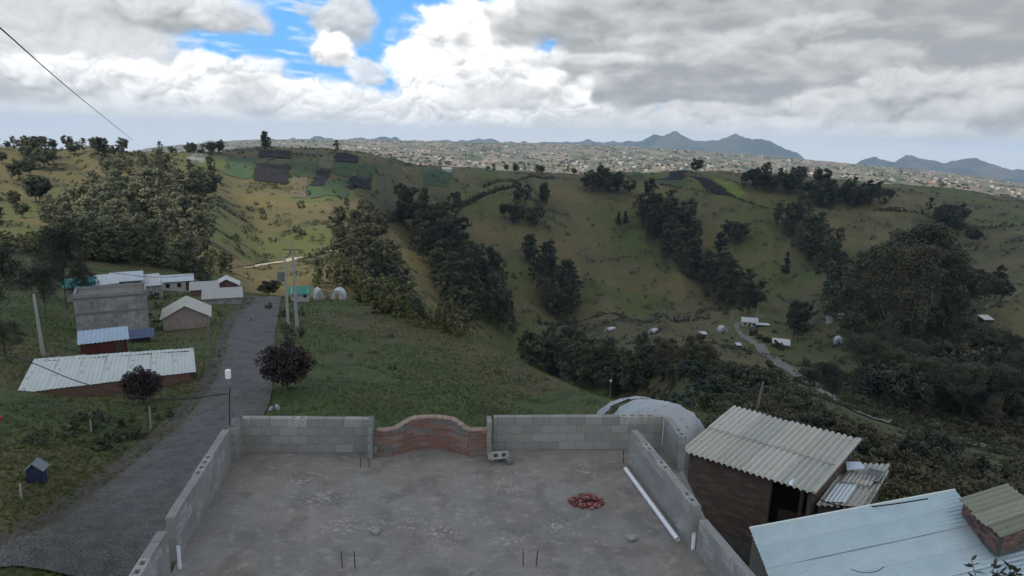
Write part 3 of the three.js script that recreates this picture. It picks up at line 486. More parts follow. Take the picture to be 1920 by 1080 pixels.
// corrugated sheets: s runs along the eave a->b, t up the slope to d; wave = pitch
function corrugated(a, b, d, wave, amp, thick, s0, s1, t0, t1, lift = 0, round = false) {
  const es = b.clone().sub(a), et = d.clone().sub(a), Ls = es.length(); const n = es.clone().cross(et).normalize(); if (n.y < 0) n.negate();
  const N = Math.max(4, Math.round((s1 - s0) * Ls / wave * 10)), M = 4, P = [], U = [], I = [];
  for (let layer = 0; layer < 2; layer++) for (let i = 0; i <= N; i++) for (let j = 0; j <= M; j++) {
    const s = mix(s0, s1, i / N), t = mix(t0, t1, j / M), ph = s * Ls / wave * 2 * Math.PI;
    const p = a.clone().addScaledVector(es, s).addScaledVector(et, t).addScaledVector(n, (round ? amp * (2 * Math.abs(Math.cos(ph / 2)) - 1) : amp * Math.cos(ph)) + lift + 0.006 * n2(s * 9, t * 5) - layer * thick);
    P.push(p.x, p.y, p.z); U.push(s * Ls, t * et.length());
  }
  const K = (N + 1) * (M + 1), id = (l, i, j) => l * K + i * (M + 1) + j;
  const up = es.clone().cross(et).y > 0;
  const q = (x, y, z, w) => up ? I.push(x, y, z, x, z, w) : I.push(x, z, y, x, w, z);
  for (let i = 0; i < N; i++) for (let j = 0; j < M; j++) { q(id(0, i, j), id(0, i + 1, j), id(0, i + 1, j + 1), id(0, i, j + 1)); q(id(1, i, j), id(1, i, j + 1), id(1, i + 1, j + 1), id(1, i + 1, j)); }
  for (let i = 0; i < N; i++) { q(id(1, i, 0), id(1, i + 1, 0), id(0, i + 1, 0), id(0, i, 0)); q(id(0, i, M), id(0, i + 1, M), id(1, i + 1, M), id(1, i, M)); }
  for (let j = 0; j < M; j++) { q(id(0, 0, j), id(0, 0, j + 1), id(1, 0, j + 1), id(1, 0, j)); q(id(1, N, j), id(1, N, j + 1), id(0, N, j + 1), id(0, N, j)); }
  const g = new THREE.BufferGeometry(); g.setAttribute('position', new THREE.Float32BufferAttribute(P, 3)); g.setAttribute('uv', new THREE.Float32BufferAttribute(U, 2)); g.setIndex(I); g.computeVertexNormals(); return g;
}
const fibreTex = tex(512, (x, y) => { const a = tileNoise(x, y, 5, 4, 3), b = tileNoise(x, y, 30, 3, 8), l = tileNoise(x, y, 14, 4, 15); let v = 0.92 + 0.08 * a + 0.05 * b; v *= 1 - 0.4 * sstep(0.38, 0.62, l + 0.2 * a); return [v, v * 0.985, v * 0.95]; }, true);
const fibreMats = [[0.50, 0.50, 0.465], [0.46, 0.46, 0.43], [0.53, 0.53, 0.50], [0.44, 0.45, 0.43]].map(c => std({ color: lin(...c), map: rep(fibreTex, 0.8), roughness: 0.95 }));
const woodMat = std({ color: lin(0.085, 0.058, 0.042), map: rep(grainTex, 2, 0.4), bumpMap: grainBump, bumpScale: 0.01 });
// brick shed
{
  const a = onY(1277, 845, -3.0), b = onY(1525, 927, -3.0), d = onY(1377, 763, -2.4), e = onY(1605, 822, -2.4);
  const shed = thing('brick_shed', 'brick shed with a pale grey corrugated fibre-cement roof', 'shed');
  const cuts = [0, 0.245, 0.49, 0.735, 1]; reseed(12);
  const en = d.clone().sub(a);
  for (let i = 0; i < 4; i++) {
    part(shed, 'roof_sheet', corrugated(a, b, d, 0.185, 0.048, 0.008, cuts[i], cuts[i + 1] + (i < 3 ? 0.02 : 0), 0, 0.545, 0.004 * i, true), fibreMats[i]);
    part(shed, 'roof_sheet', corrugated(a, b, d, 0.185, 0.048, 0.008, cuts[i] + rr(-.004, .004), cuts[i + 1] + (i < 3 ? 0.02 : 0), 0.49 + rr(-.01, .01), 1.0 + rr(-.012, .012), 0.03 + 0.004 * i, true), fibreMats[(i + 2) % 4]);
  }
  // verge tile along the right edge
  part(shed, 'verge_cap', rod(b.clone().add(V(0, 0.05, 0)).addScaledVector(en, 0.0), b.clone().addScaledVector(en, 1.01).add(V(0, 0.05, 0)), 0.06, 0.06, 10), fibreMats[1]);
  const brk = single('glass_scrap', quadGeo([onY(1478, 908, -2.93), onY(1483, 897, -2.93), onY(1491, 899, -2.93), onY(1486, 910, -2.93)].reverse(), 0.01), std({ color: lin(0.75, 0.8, 0.8), roughness: 0.2 }), 'small bright sheet of metal lying near the shed eave', 'scrap');
  const gy = -6.3, H = 3.2, ea = b.clone().sub(a).normalize(), eb = V(en.x, 0, en.z).normalize();
  const at = (s, t) => V(a.x + ea.x * s + eb.x * t, gy, a.z + ea.z * s + eb.z * t);
  const Le = a.distanceTo(b), Lt = Math.hypot(en.x, en.z);
  const bw = (A, B, n, H2, sd, sn, extra) => { // brick wall as part of the shed: bricks are its pieces
    const dir = B.clone().sub(A), len = dir.length(), yaw = Math.atan2(-dir.z, dir.x); const wl = part(shed, 'wall', box(len, H2, 0.11, len / 2, H2 / 2, -0.065 * sd), darkMortar); wl.position.copy(A); wl.rotation.y = yaw; reseed(sn);
    const C = 0.1, L = 0.3, nc = Math.floor(H2 / C);
    if (extra) for (let c = Math.max(0, nc - 24); c < nc; c++) { let x = c % 2 ? -L / 2 : 0; while (x < len - .04) { const x0 = Math.max(0, x), x1 = Math.min(len, x + L); x += L; if (x1 - x0 < 0.07) continue; const m = part(wl, 'brick', blockGeo(x1 - x0 - 0.014, C - 0.014, 0.13, false), mudBrickMats[Math.floor(rnd() * 4)]); m.position.set((x0 + x1) / 2, (c + 0.5) * C, -0.065 * sd + rr(-.008, .008)); m.rotation.y = rr(-.02, .02); } }
    return wl;
  };
  const m0 = 0.30;
  bw(at(0.15, m0), at(2.85, m0), 0, H, 1, 71, true);       // front wall below the eave
  bw(at(0.15, Lt - 0.2), at(0.15, m0 + 0.14), 0, H - 0.05, 1, 72, false);
  bw(at(Le - 0.12, m0), at(Le - 0.12, Lt - 0.2), 0, H - 0.02, 1, 73, true);
  bw(at(Le - 0.1, Lt - 0.2), at(0.15, Lt - 0.2), 0, H + 0.4, 1, 74, false);
  part(shed, 'gable', quadGeo([at(Le - 0.16, m0).setY(-3.12), at(Le - 0.16, Lt - 0.2).setY(-3.12), at(Le - 0.16, Lt - 0.2).setY(-2.52), at(Le - 0.16, m0).setY(-3.02)], 0.1), std({ color: lin(0.22, 0.12, 0.10), map: grainTex }));
  part(shed, 'door_post', rod(at(3.75, m0), at(3.75, m0).add(V(0, H, 0)), 0.06), woodMat);
  const dr = part(shed, 'door', box(0.8, 2.1, 0.05, 0, 1.05, 0), woodMat, 'dark wooden plank door standing ajar'); dr.position.copy(at(3.35, m0 + 0.5)); dr.rotation.y = -Math.atan2(ea.z, ea.x) + 0.3;
  part(shed, 'eave_beam', rod(at(0.1, m0).setY(-3.08), at(Le - 0.1, m0).setY(-3.08), 0.05), woodMat);
  // rubble and a plank at the foot
  const rb = []; reseed(5); for (let i = 0; i < 40; i++) { const q = at(rr(-.9, 0.1), rr(-.4, 1.2)), g = new THREE.DodecahedronGeometry(rr(.06, .2), 0); g.translate(q.x, gy + 0.1 + rr(0, 1.2) * Math.max(0, 1 - Math.abs(q.x - a.x)), q.z); rb.push(g); }
  const rbm = single('rubble', merge(rb), std({ color: lin(0.16, 0.145, 0.13), map: grainTex }), 'broken blocks piled between the roof corner and the brick shed', 'rubble'); rbm.userData.kind = 'stuff';
}
// lean-to with a patchwork roof
{
  const y = -3.5, c0 = onY(1528, 948, y), c1 = onY(1622, 952, y), c2 = onY(1662, 884, y + 0.25), c3 = onY(1590, 866, y + 0.25);
  const t = thing('lean_to', 'small lean-to patched with tiles and white metal sheets beside the brick shed', 'shed');
  const P = (s, q) => c0.clone().multiplyScalar((1 - s) * (1 - q)).addScaledVector(c1, s * (1 - q)).addScaledVector(c2, s * q).addScaledVector(c3, (1 - s) * q);
  part(t, 'roof_sheet', corrugated(P(0.02, 0), P(0.95, 0), P(0.02, 0.98), 0.185, 0.04, 0.008, 0, 1, 0, 1, 0, true), fibreMats[3]);
  const white = std({ color: lin(0.62, 0.68, 0.72), roughness: 0.4, metalness: 0.25 });
  const up = V(0, 0.06, 0);
  part(t, 'white_sheet', corrugated(P(0.14, 0.06).add(up), P(0.58, 0.06).add(up), P(0.14, 0.46).add(up), 0.13, 0.012, 0.004, 0, 1, 0, 1), white);
  part(t, 'white_sheet', quadGeo([onY(1588, 880, -3.0), onY(1622, 878, -3.0), onY(1614, 866, -3.0), onY(1586, 865, -3.0)], 0.03), white);
  part(t, 'window_frame', merge([[0.6, 0.62, 0.98, 0.62], [0.6, 0.9, 0.98, 0.9], [0.6, 0.62, 0.6, 0.9], [0.98, 0.62, 0.98, 0.9]].map(([s, q, s2, q2]) => rod(P(s, q).add(V(0, .1, 0)), P(s2, q2).add(V(0, .1, 0)), 0.025, 0.025, 5))), std({ color: lin(0.22, 0.25, 0.28), metalness: 0.4, roughness: 0.5 }));
  part(t, 'pane', quadGeo([P(0.61, 0.63), P(0.97, 0.63), P(0.97, 0.89), P(0.61, 0.89)].map(p => p.add(V(0, .1, 0))), 0.008), std({ color: lin(0.10, 0.085, 0.085), roughness: 0.15 }));
  for (let i = 0; i < 5; i++) part(t, 'ridge_tile', (() => { const g = new THREE.CylinderGeometry(0.085, 0.1, 0.42, 10, 1, false, 0, Math.PI); g.rotateZ(0); const A = P(0.985, i / 5), B = P(0.985, (i + 1.06) / 5), dd = B.clone().sub(A); g.applyQuaternion(new THREE.Quaternion().setFromUnitVectors(V(0, 1, 0), dd.clone().normalize())); const m = A.add(dd.multiplyScalar(0.5)); g.translate(m.x, m.y + 0.03, m.z); return g; })(), fibreMats[i % 4]);
  for (let i = 0; i < 7; i++) part(t, 'roof_tile', rod(P(0.22 + 0.1 * i, 0.50).add(V(0, .05, 0)), P(0.24 + 0.1 * i, 0.74).add(V(0, .05, 0)), 0.062, 0.055, 8), fibreMats[(i + 1) % 4]);
  const base = -6.6; const wallAt = (A, B) => { const q = quadGeo([A.clone().setY(base), B.clone().setY(base), B.clone().add(V(0, -.06, 0)), A.clone().add(V(0, -.06, 0))], 0.1); return q; };
  const in_ = (s, q) => P(s, q);
  part(t, 'wall', merge([wallAt(in_(0.05, 0.06), in_(0.93, 0.06)), wallAt(in_(0.93, 0.06), in_(0.93, 0.95)), wallAt(in_(0.93, 0.95), in_(0.05, 0.95)), wallAt(in_(0.05, 0.95), in_(0.05, 0.06))]), std({ color: lin(0.15, 0.13, 0.115), map: grainTex, side: THREE.DoubleSide }));
  single('plank', quadGeo([onY(1515, 968, -4.2), onY(1600, 962, -4.2), onY(1590, 948, -4.2), onY(1535, 950, -4.2)], 0.04), std({ color: lin(0.24, 0.235, 0.22), map: grainTex }), 'grey board lying below the patched lean-to', 'board');
  single('black_cable', tube([onY(1522, 925, -2.95), onY(1545, 940, -3.1), onY(1575, 948, -3.15), onY(1610, 951, -3.1), onY(1660, 947, -2.9), onY(1740, 935, -2.7)], 0.02, 30, 5), std({ color: lin(0.012, 0.012, 0.014) }), 'black cable drooping from the brick shed to the pale blue roof', 'cable');
}
// pale blue metal roof
{
  const A = onY(1405, 990, -3.0), B = onY(1790, 918, -3.0), Cn = onY(1440, 1080, -3.35);
  const dn = Cn.clone().sub(A); const D = A.clone().addScaledVector(dn, 2.6), bd = B.clone().sub(A); const B2 = A.clone().addScaledVector(bd, 1.0);
  const t = thing('metal_roof_house', 'low house under a pale blue ribbed metal roof, lower right corner', 'house');
  const m = [[0.46, 0.575, 0.62], [0.445, 0.56, 0.61], [0.47, 0.58, 0.625]].map(c => new THREE.MeshStandardMaterial({ color: lin(...c), roughness: 0.42, metalness: 0.15, map: rep(tex(512, (x, y) => { const n = tileNoise(x, y, 4, 4, 9), d = sstep(0.42, 0.7, tileNoise(x, y, 18, 4, 21) + 0.25 * n), v = 0.94 + 0.10 * n - 0.08 * d; return [v, v - 0.04 * d, v - 0.10 * d]; }, true), 0.3), bumpMap: rep(grainBump, 0.4), bumpScale: 0.006 }));
  const N = 6;
  for (let i = 0; i < N; i++) {
    const q0 = i / N, q1 = (i + 1) / N, lift = 0.012 * (i % 2);
    const S = A.clone().addScaledVector(dn, 2.6 * q0), E = A.clone().addScaledVector(dn, 2.6 * q1), Ws = S.distanceTo(E);
    // ribs run along the long side: profile across the panel
    const es = E.clone().sub(S), et = bd.clone(), n = et.clone().cross(es).normalize(); if (n.y < 0) n.negate();
    const prof = []; const ribs = 5; for (let k = 0; k < ribs; k++) { const c = (k + 0.5) / ribs, w = 0.02 / Ws; prof.push([c - 2.2 * w, 0], [c - w, 0.016], [c + w, 0.016], [c + 2.2 * w, 0]); }
    const pr = [[0, 0], ...prof, [1.0 - 0.004 / Ws, 0]], P = [], I = [], U = [], M = 10; let k = 0;
    for (let L2 = 0; L2 < 2; L2++) for (const [c, h] of pr) for (let j = 0; j <= M; j++) { const p = S.clone().addScaledVector(es, c).addScaledVector(et, j / M * (i < 2 ? 1.0 : 1.35)).addScaledVector(n, h + lift + 0.008 * n2(c * 3 + i, j * 0.6) - L2 * 0.004); P.push(p.x, p.y, p.z); U.push(c * Ws, j / M * 7); }
    const W2 = M + 1, K = pr.length * W2; const up = es.clone().cross(et).y > 0;
    for (let L2 = 0; L2 < 2; L2++) for (let a = 0; a < pr.length - 1; a++) for (let j = 0; j < M; j++) { const v = L2 * K + a * W2 + j; if (up === (L2 === 0)) I.push(v, v + W2, v + 1, v + 1, v + W2, v + W2 + 1); else I.push(v, v + 1, v + W2, v + 1, v + W2 + 1, v + W2); }
    const g = new THREE.BufferGeometry(); g.setAttribute('position', new THREE.Float32BufferAttribute(P, 3)); g.setAttribute('uv', new THREE.Float32BufferAttribute(U, 2)); g.setIndex(I); g.computeVertexNormals();
    part(t, 'roof_sheet', g, m[i % 3]);
  }
  part(t, 'edge_trim', rod(A, B, 0.03, 0.03, 6), std({ color: lin(0.70, 0.76, 0.72), roughness: 0.5 }));
  const gy = -6.7, wb = (p, q) => quadGeo([p.clone().setY(gy), q.clone().setY(gy), q.clone().add(V(0, -0.08, 0)), p.clone().add(V(0, -0.08, 0))], 0.14);
  const a2 = A.clone().addScaledVector(bd, 0.03).addScaledVector(dn, 0.12), b2 = A.clone().addScaledVector(bd, 0.97).addScaledVector(dn, 0.12), d2 = A.clone().addScaledVector(bd, 0.03).addScaledVector(dn, 2.5), e2 = A.clone().addScaledVector(bd, 1.2).addScaledVector(dn, 2.5);
  part(t, 'wall', merge([wb(d2, a2), wb(a2, b2), wb(b2, e2), wb(e2, d2)]), std({ color: lin(0.20, 0.185, 0.165), map: grainTex, side: THREE.DoubleSide }));
  single('wire_offcut', tube([onY(1594, 1070, -3.25), onY(1608, 1075, -3.25), onY(1625, 1077, -3.25), onY(1645, 1074, -3.25), onY(1657, 1066, -3.25)].map(p => p.add(V(0, 0.05, 0))), 0.009, 20, 5), std({ color: lin(0.02, 0.02, 0.025) }), 'curved piece of black wire lying on the pale blue roof', 'wire');
}
// small brick hut with weathered sheets on the pale blue roof
{
  const y = -2.78, a = onY(1797, 938, y), b = onY(1874, 1008, y), d = onY(1889, 909, y + 0.08), e = onY(1990, 985, y + 0.08);
  const t = thing('brick_hut', 'little brick hut with weathered greenish roof sheets above the pale blue roof', 'hut');
  const moss = [[0.27, 0.285, 0.22], [0.31, 0.32, 0.26], [0.24, 0.25, 0.20]].map(c => std({ color: lin(...c), map: rep(fibreTex, 0.8), bumpMap: rep(grainBump, 3), bumpScale: 0.008 }));
  part(t, 'roof_sheet', corrugated(a, b, d.clone().lerp(d, 1), 0.21, 0.026, 0.01, 0, 0.38, 0, 1.0, 0.03, true), moss[0]);
  part(t, 'roof_sheet', corrugated(a, b, d, 0.21, 0.026, 0.01, 0.36, 0.72, -0.03, 1.02, 0.015, true), moss[1]);
  part(t, 'roof_sheet', corrugated(a, b, d, 0.21, 0.026, 0.01, 0.70, 1.02, 0.02, 1.0, 0.0, true), moss[2]);
  const es = b.clone().sub(a), et = d.clone().sub(a), Q = (s, q) => a.clone().addScaledVector(es, s).addScaledVector(et, q);
  const A = Q(0.06, 0.1), B = Q(0.94, 0.1), Cc = Q(0.94, 0.9), Dd = Q(0.06, 0.9); const wmat = std({ color: lin(0.23, 0.14, 0.11), map: grainTex, side: THREE.DoubleSide });
  reseed(404);
  for (const [p, q] of [[A, B], [B, Cc], [Cc, Dd], [Dd, A]]) { const dir = q.clone().sub(p), len = Math.hypot(dir.x, dir.z), yaw = Math.atan2(-dir.z, dir.x), H = 0.6; const wl = part(t, 'wall', box(len, H, 0.1, len / 2, -H / 2, 0), darkMortar); wl.position.copy(p).add(V(0, -0.06, 0)); wl.rotation.y = yaw; for (let c = 0; c < 5; c++) { let x = c % 2 ? -0.14 : 0; while (x < len - 0.05) { const x0 = Math.max(0, x), x1 = Math.min(len, x + 0.28); x += 0.28; if (x1 - x0 < 0.06) continue; const m = part(wl, 'brick', blockGeo(x1 - x0 - 0.014, 0.085, 0.12, false), (rnd() < 0.5 ? brickMats : mudBrickMats)[Math.floor(rnd() * 4)]); m.position.set((x0 + x1) / 2, -0.06 - c * 0.1, rr(-.006, .006)); } } }
}
// torn plastic tunnel
{
  const t = thing('plastic_tunnel', 'torn white plastic grow tunnel behind the block return wall', 'greenhouse');
  const near = atR(1256, 757, 23.5), far = atR(1192, 745, 29.5), ax = far.clone().sub(near), gy = Math.min(ground(near.x, near.z), near.y - 2.7);
  const side = V(ax.z, 0, -ax.x).normalize(); if (side.x < 0) side.negate();
  const R0 = 1.85, hgt = near.y - gy;
  const film = new THREE.MeshPhysicalMaterial({ color: lin(0.44, 0.47, 0.51), roughness: 0.75, map: rep(fibreTex, 0.35), transmission: 0.12, thickness: 0, side: THREE.DoubleSide });
  const surf = (q0, q1, a0, a1, rim) => {
    const N = 26, M = 30, P = [], U = [], I = [];
    for (let i = 0; i <= N; i++) for (let j = 0; j <= M; j++) {
      let q = mix(q0, q1, i / N); const th = mix(a0, a1, j / M); if (rim && i === 0) q += 0.05 * n2(j * 0.7, 3) + 0.03 * Math.sin(j * 1.3);
      const w = 0.07 * n2(q * 6 + 3, th * 2.2) + 0.06 * n2(q * 16, th * 4) + 0.03 * n2(q * 34, th * 3) + 0.05 * Math.cos(q * 5 * 2 * Math.PI);
      const dome = q < 0 ? Math.sqrt(Math.max(0.0, 1 - Math.pow(q / 0.34, 2))) : 1; const p = near.clone().addScaledVector(ax, q); const top = (Math.max(near.y, p.y) > near.y ? near.y : p.y) - gy; const cx = Math.cos(th), sy = Math.sin(th);
      const b2 = V(p.x, gy, p.z).addScaledVector(side, cx * (R0 + w) * (0.25 + 0.75 * dome)).add(V(0, Math.pow(Math.max(0, sy), 0.72) * (top * dome + w * 0.6), 0)); P.push(b2.x, b2.y, b2.z); U.push(q * 6, th * 2); if (i < N && j < M) { const k = i * (M + 1) + j; I.push(k, k + 1, k + M + 1, k + 1, k + M + 2, k + M + 1); }
    }
    const g = new THREE.BufferGeometry(); g.setAttribute('position', new THREE.Float32BufferAttribute(P, 3)); g.setAttribute('uv', new THREE.Float32BufferAttribute(U, 2)); g.setIndex(I); g.computeVertexNormals(); return g;
  };
  part(t, 'cover', surf(-0.335, 0.62, 0, Math.PI, false), film);
  part(t, 'cover', surf(0.84, 1.0, 0, Math.PI, true), film, 'narrow strip of plastic left at the far end');
  part(t, 'cover', surf(0.6, 0.85, 0, 1.1, false), film);
  const hoopMat = std({ color: lin(0.14, 0.115, 0.085), map: grainTex });
  for (const q of [0, 0.2, 0.4, 0.6, 0.68, 0.76, 0.84, 1]) { const pts = []; for (let j = 0; j <= 16; j++) { const th = j / 16 * Math.PI, p = near.clone().addScaledVector(ax, q); pts.push(V(p.x, gy, p.z).addScaledVector(side, Math.cos(th) * (R0 - 0.14)).add(V(0, Math.pow(Math.max(0, Math.sin(th)), 0.72) * (p.y - gy - 0.16), 0))); } part(t, 'hoop', tube(pts, 0.028, 32, 5), hoopMat); }
  reseed(66); const sticks = []; for (let i = 0; i < 46; i++) { const q = rr(0.55, 0.9), p = near.clone().addScaledVector(ax, q), s = rr(-0.5, 1.2); const a = V(p.x, p.y - rr(0.1, 0.5) - Math.abs(s) * 0.35, p.z).addScaledVector(side, s); sticks.push(rod(a, a.clone().add(V(rr(-.5, .5), rr(-.1, .35), rr(-.5, .5))), 0.016, 0.01, 5)); }
  const st = part(t, 'dry_sticks', merge(sticks), std({ color: lin(0.2, 0.165, 0.12) })); st.userData.kind = 'stuff';
}
// ---------- road, village and poles on the left ----------
function ribbon(name, left, right, mat, lift, from = 12, n = 90, m = 6, uvs = 3) {
  const L = new THREE.CatmullRomCurve3(left.map(([u, v]) => hit(u, v, from))), R = new THREE.CatmullRomCurve3(right.map(([u, v]) => hit(u, v, from)));
  const P = [], U = [], I = [], C = []; let run = 0, prev = null;
  for (let i = 0; i <= n; i++) { const a = L.getPoint(i / n), b = R.getPoint(i / n), mid = a.clone().lerp(b, .5); if (prev) run += mid.distanceTo(prev); prev = mid; for (let j = 0; j <= m; j++) { const p = a.clone().lerp(b, j / m); P.push(p.x, ground(p.x, p.z) + lift, p.z); U.push(p.x / uvs, p.z / uvs); { const e = Math.abs(j / m - 0.5), q = 1 + 0.22 * fbm2(p.x * 0.35, p.z * 0.35, 4) + 0.16 * fbm2(p.x * 1.6 + 9, p.z * 1.6, 3), d = sstep(0.33, 0.5, e + 0.12 * fbm2(p.x * 0.8, p.z * 0.8, 3)); C.push(q * mix(1, 0.95, d), q * mix(1, 0.9, d), q * mix(1, 0.74, d)); } if (i < n && j < m) { const k = i * (m + 1) + j; I.push(k, k + 1, k + m + 1, k + 1, k + m + 2, k + m + 1); } } }
  const g = new THREE.BufferGeometry(); g.setAttribute('position', new THREE.Float32BufferAttribute(P, 3)); g.setAttribute('uv', new THREE.Float32BufferAttribute(U, 2)); g.setAttribute('color', new THREE.Float32BufferAttribute(C, 3)); mat.vertexColors = true; g.setIndex(I); g.computeVertexNormals(); mat.side = THREE.DoubleSide;
  return struct(name, g, mat);
}
const roadL = [[-160, 1130], [60, 1003], [205, 907], [300, 832], [360, 775], [402, 716], [424, 660], [430, 628], [446, 597], [468, 574], [487, 557]];
const roadR = [[310, 1100], [390, 930], [440, 850], [490, 790], [508, 745], [512, 700], [514, 658], [516, 626], [521, 598], [525, 574], [527, 557]];
const cobble = tex(1024, (x, y) => { // rounded river cobbles, too small to tell apart
  const N = 34, gx = x * N, gy = y * N; let d1 = 9, d2 = 9, id = 0; const cx = Math.floor(gx), cy = Math.floor(gy);
  for (let i = -1; i <= 1; i++) for (let j = -1; j <= 1; j++) { const a = ((cx + i) % N + N) % N, b = ((cy + j) % N + N) % N, h = Math.abs(Math.sin(a * 12.9898 + b * 78.233) * 43758.5453) % 1, h2 = Math.abs(Math.sin(a * 39.3 + b * 11.1) * 24634.6345) % 1; const dx = cx + i + h - gx, dy = cy + j + h2 - gy, d = Math.hypot(dx, dy); if (d < d1) { d2 = d1; d1 = d; id = h; } else if (d < d2) d2 = d; }
  const e = sstep(0.02, 0.22, d2 - d1), s = tileNoise(x, y, 5, 4, 6); const v = mix(0.5, 0.72 + 0.35 * id, e) * (0.98 + 0.4 * s); return [v, v * 0.985, v * 0.97];
}, true);
const cobbleBump = rep(cobble, 1);
ribbon('road', roadL, roadR, std({ color: lin(0.135, 0.13, 0.127), map: cobble, bumpMap: cobble, bumpScale: 0.03, roughness: 0.95 }), 0.06, 9, 160, 10, 3.2);
const shiftPx = (l, d) => l.map(([u, v]) => [u - d * (v - 420) / 380, v - d * 0.15]);
ribbon('verge', shiftPx(roadL, 34), shiftPx(roadL, -8), std({ color: lin(0.10, 0.088, 0.070), map: grainTex, bumpMap: grainBump, bumpScale: 0.05 }), 0.03, 9, 140, 4, 2);
ribbon('path', [[458, 502], [500, 494], [560, 483], [622, 469]], [[458, 505], [500, 497.5], [560, 486.5], [622, 472]], std({ color: lin(0.42, 0.39, 0.33), map: grainTex }), 0.25, 150, 50, 2, 4);
// valley road and paths
const vroad = std({ color: lin(0.21, 0.195, 0.175), map: grainTex });
ribbon('road', [[1428, 592], [1398, 600], [1378, 607], [1378, 618], [1402, 641], [1440, 673], [1498, 712], [1560, 750], [1630, 784], [1700, 803], [1790, 826], [1890, 853]], [[1430, 595], [1404, 604], [1388, 610], [1390, 620], [1418, 640], [1458, 671], [1510, 706], [1570, 744], [1636, 776], [1702, 795], [1792, 819], [1892, 846]], vroad, 0.3, 60, 160, 4, 4);
ribbon('path', [[1840, 580], [1880, 562], [1925, 543]], [[1840, 583], [1880, 566], [1925, 547]], std({ color: lin(0.17, 0.15, 0.12), map: grainTex }), 0.3, 180, 40, 2, 4);
ribbon('path', [[1010, 612], [1090, 606], [1180, 603], [1300, 594]], [[1010, 615], [1090, 609], [1180, 606], [1300, 597]], std({ color: lin(0.14, 0.12, 0.095), map: grainTex }), 0.3, 250, 60, 2, 4);
ribbon('path', [[838, 396], [880, 380], [930, 362], [980, 350]], [[838, 400], [880, 384], [930, 366], [980, 353]], std({ color: lin(0.16, 0.135, 0.10), map: grainTex }), 0.3, 300, 60, 2, 4);

const wallMats = { block: std({ color: lin(0.33, 0.34, 0.35), map: rep(grainTex, 0.3), bumpMap: grainBump, bumpScale: 0.02 }), pink: std({ color: lin(0.33, 0.27, 0.25), map: grainTex }), brick: std({ color: lin(0.20, 0.115, 0.095), map: grainTex }), white: std({ color: lin(0.55, 0.55, 0.54), map: grainTex }), dark: std({ color: lin(0.05, 0.042, 0.04) }), red: std({ color: lin(0.11, 0.03, 0.028), map: grainTex }) };
const roofMats = { grey: std({ color: lin(0.40, 0.41, 0.41), map: rep(fibreTex, 0.4) }), zinc: std({ color: lin(0.52, 0.56, 0.60), roughness: 0.5, metalness: 0.2, map: rep(fibreTex, 0.15) }), blue: std({ color: lin(0.38, 0.48, 0.60), roughness: 0.5, metalness: 0.2, map: rep(fibreTex, 0.3) }), teal: std({ color: lin(0.05, 0.42, 0.40), roughness: 0.6 }), green: std({ color: lin(0.03, 0.22, 0.17), roughness: 0.6 }), white: std({ color: lin(0.56, 0.61, 0.62), roughness: 0.55, metalness: 0.1, map: rep(fibreTex, 0.22) }) };
const glassMat = std({ color: lin(0.015, 0.017, 0.02), roughness: 0.15 });
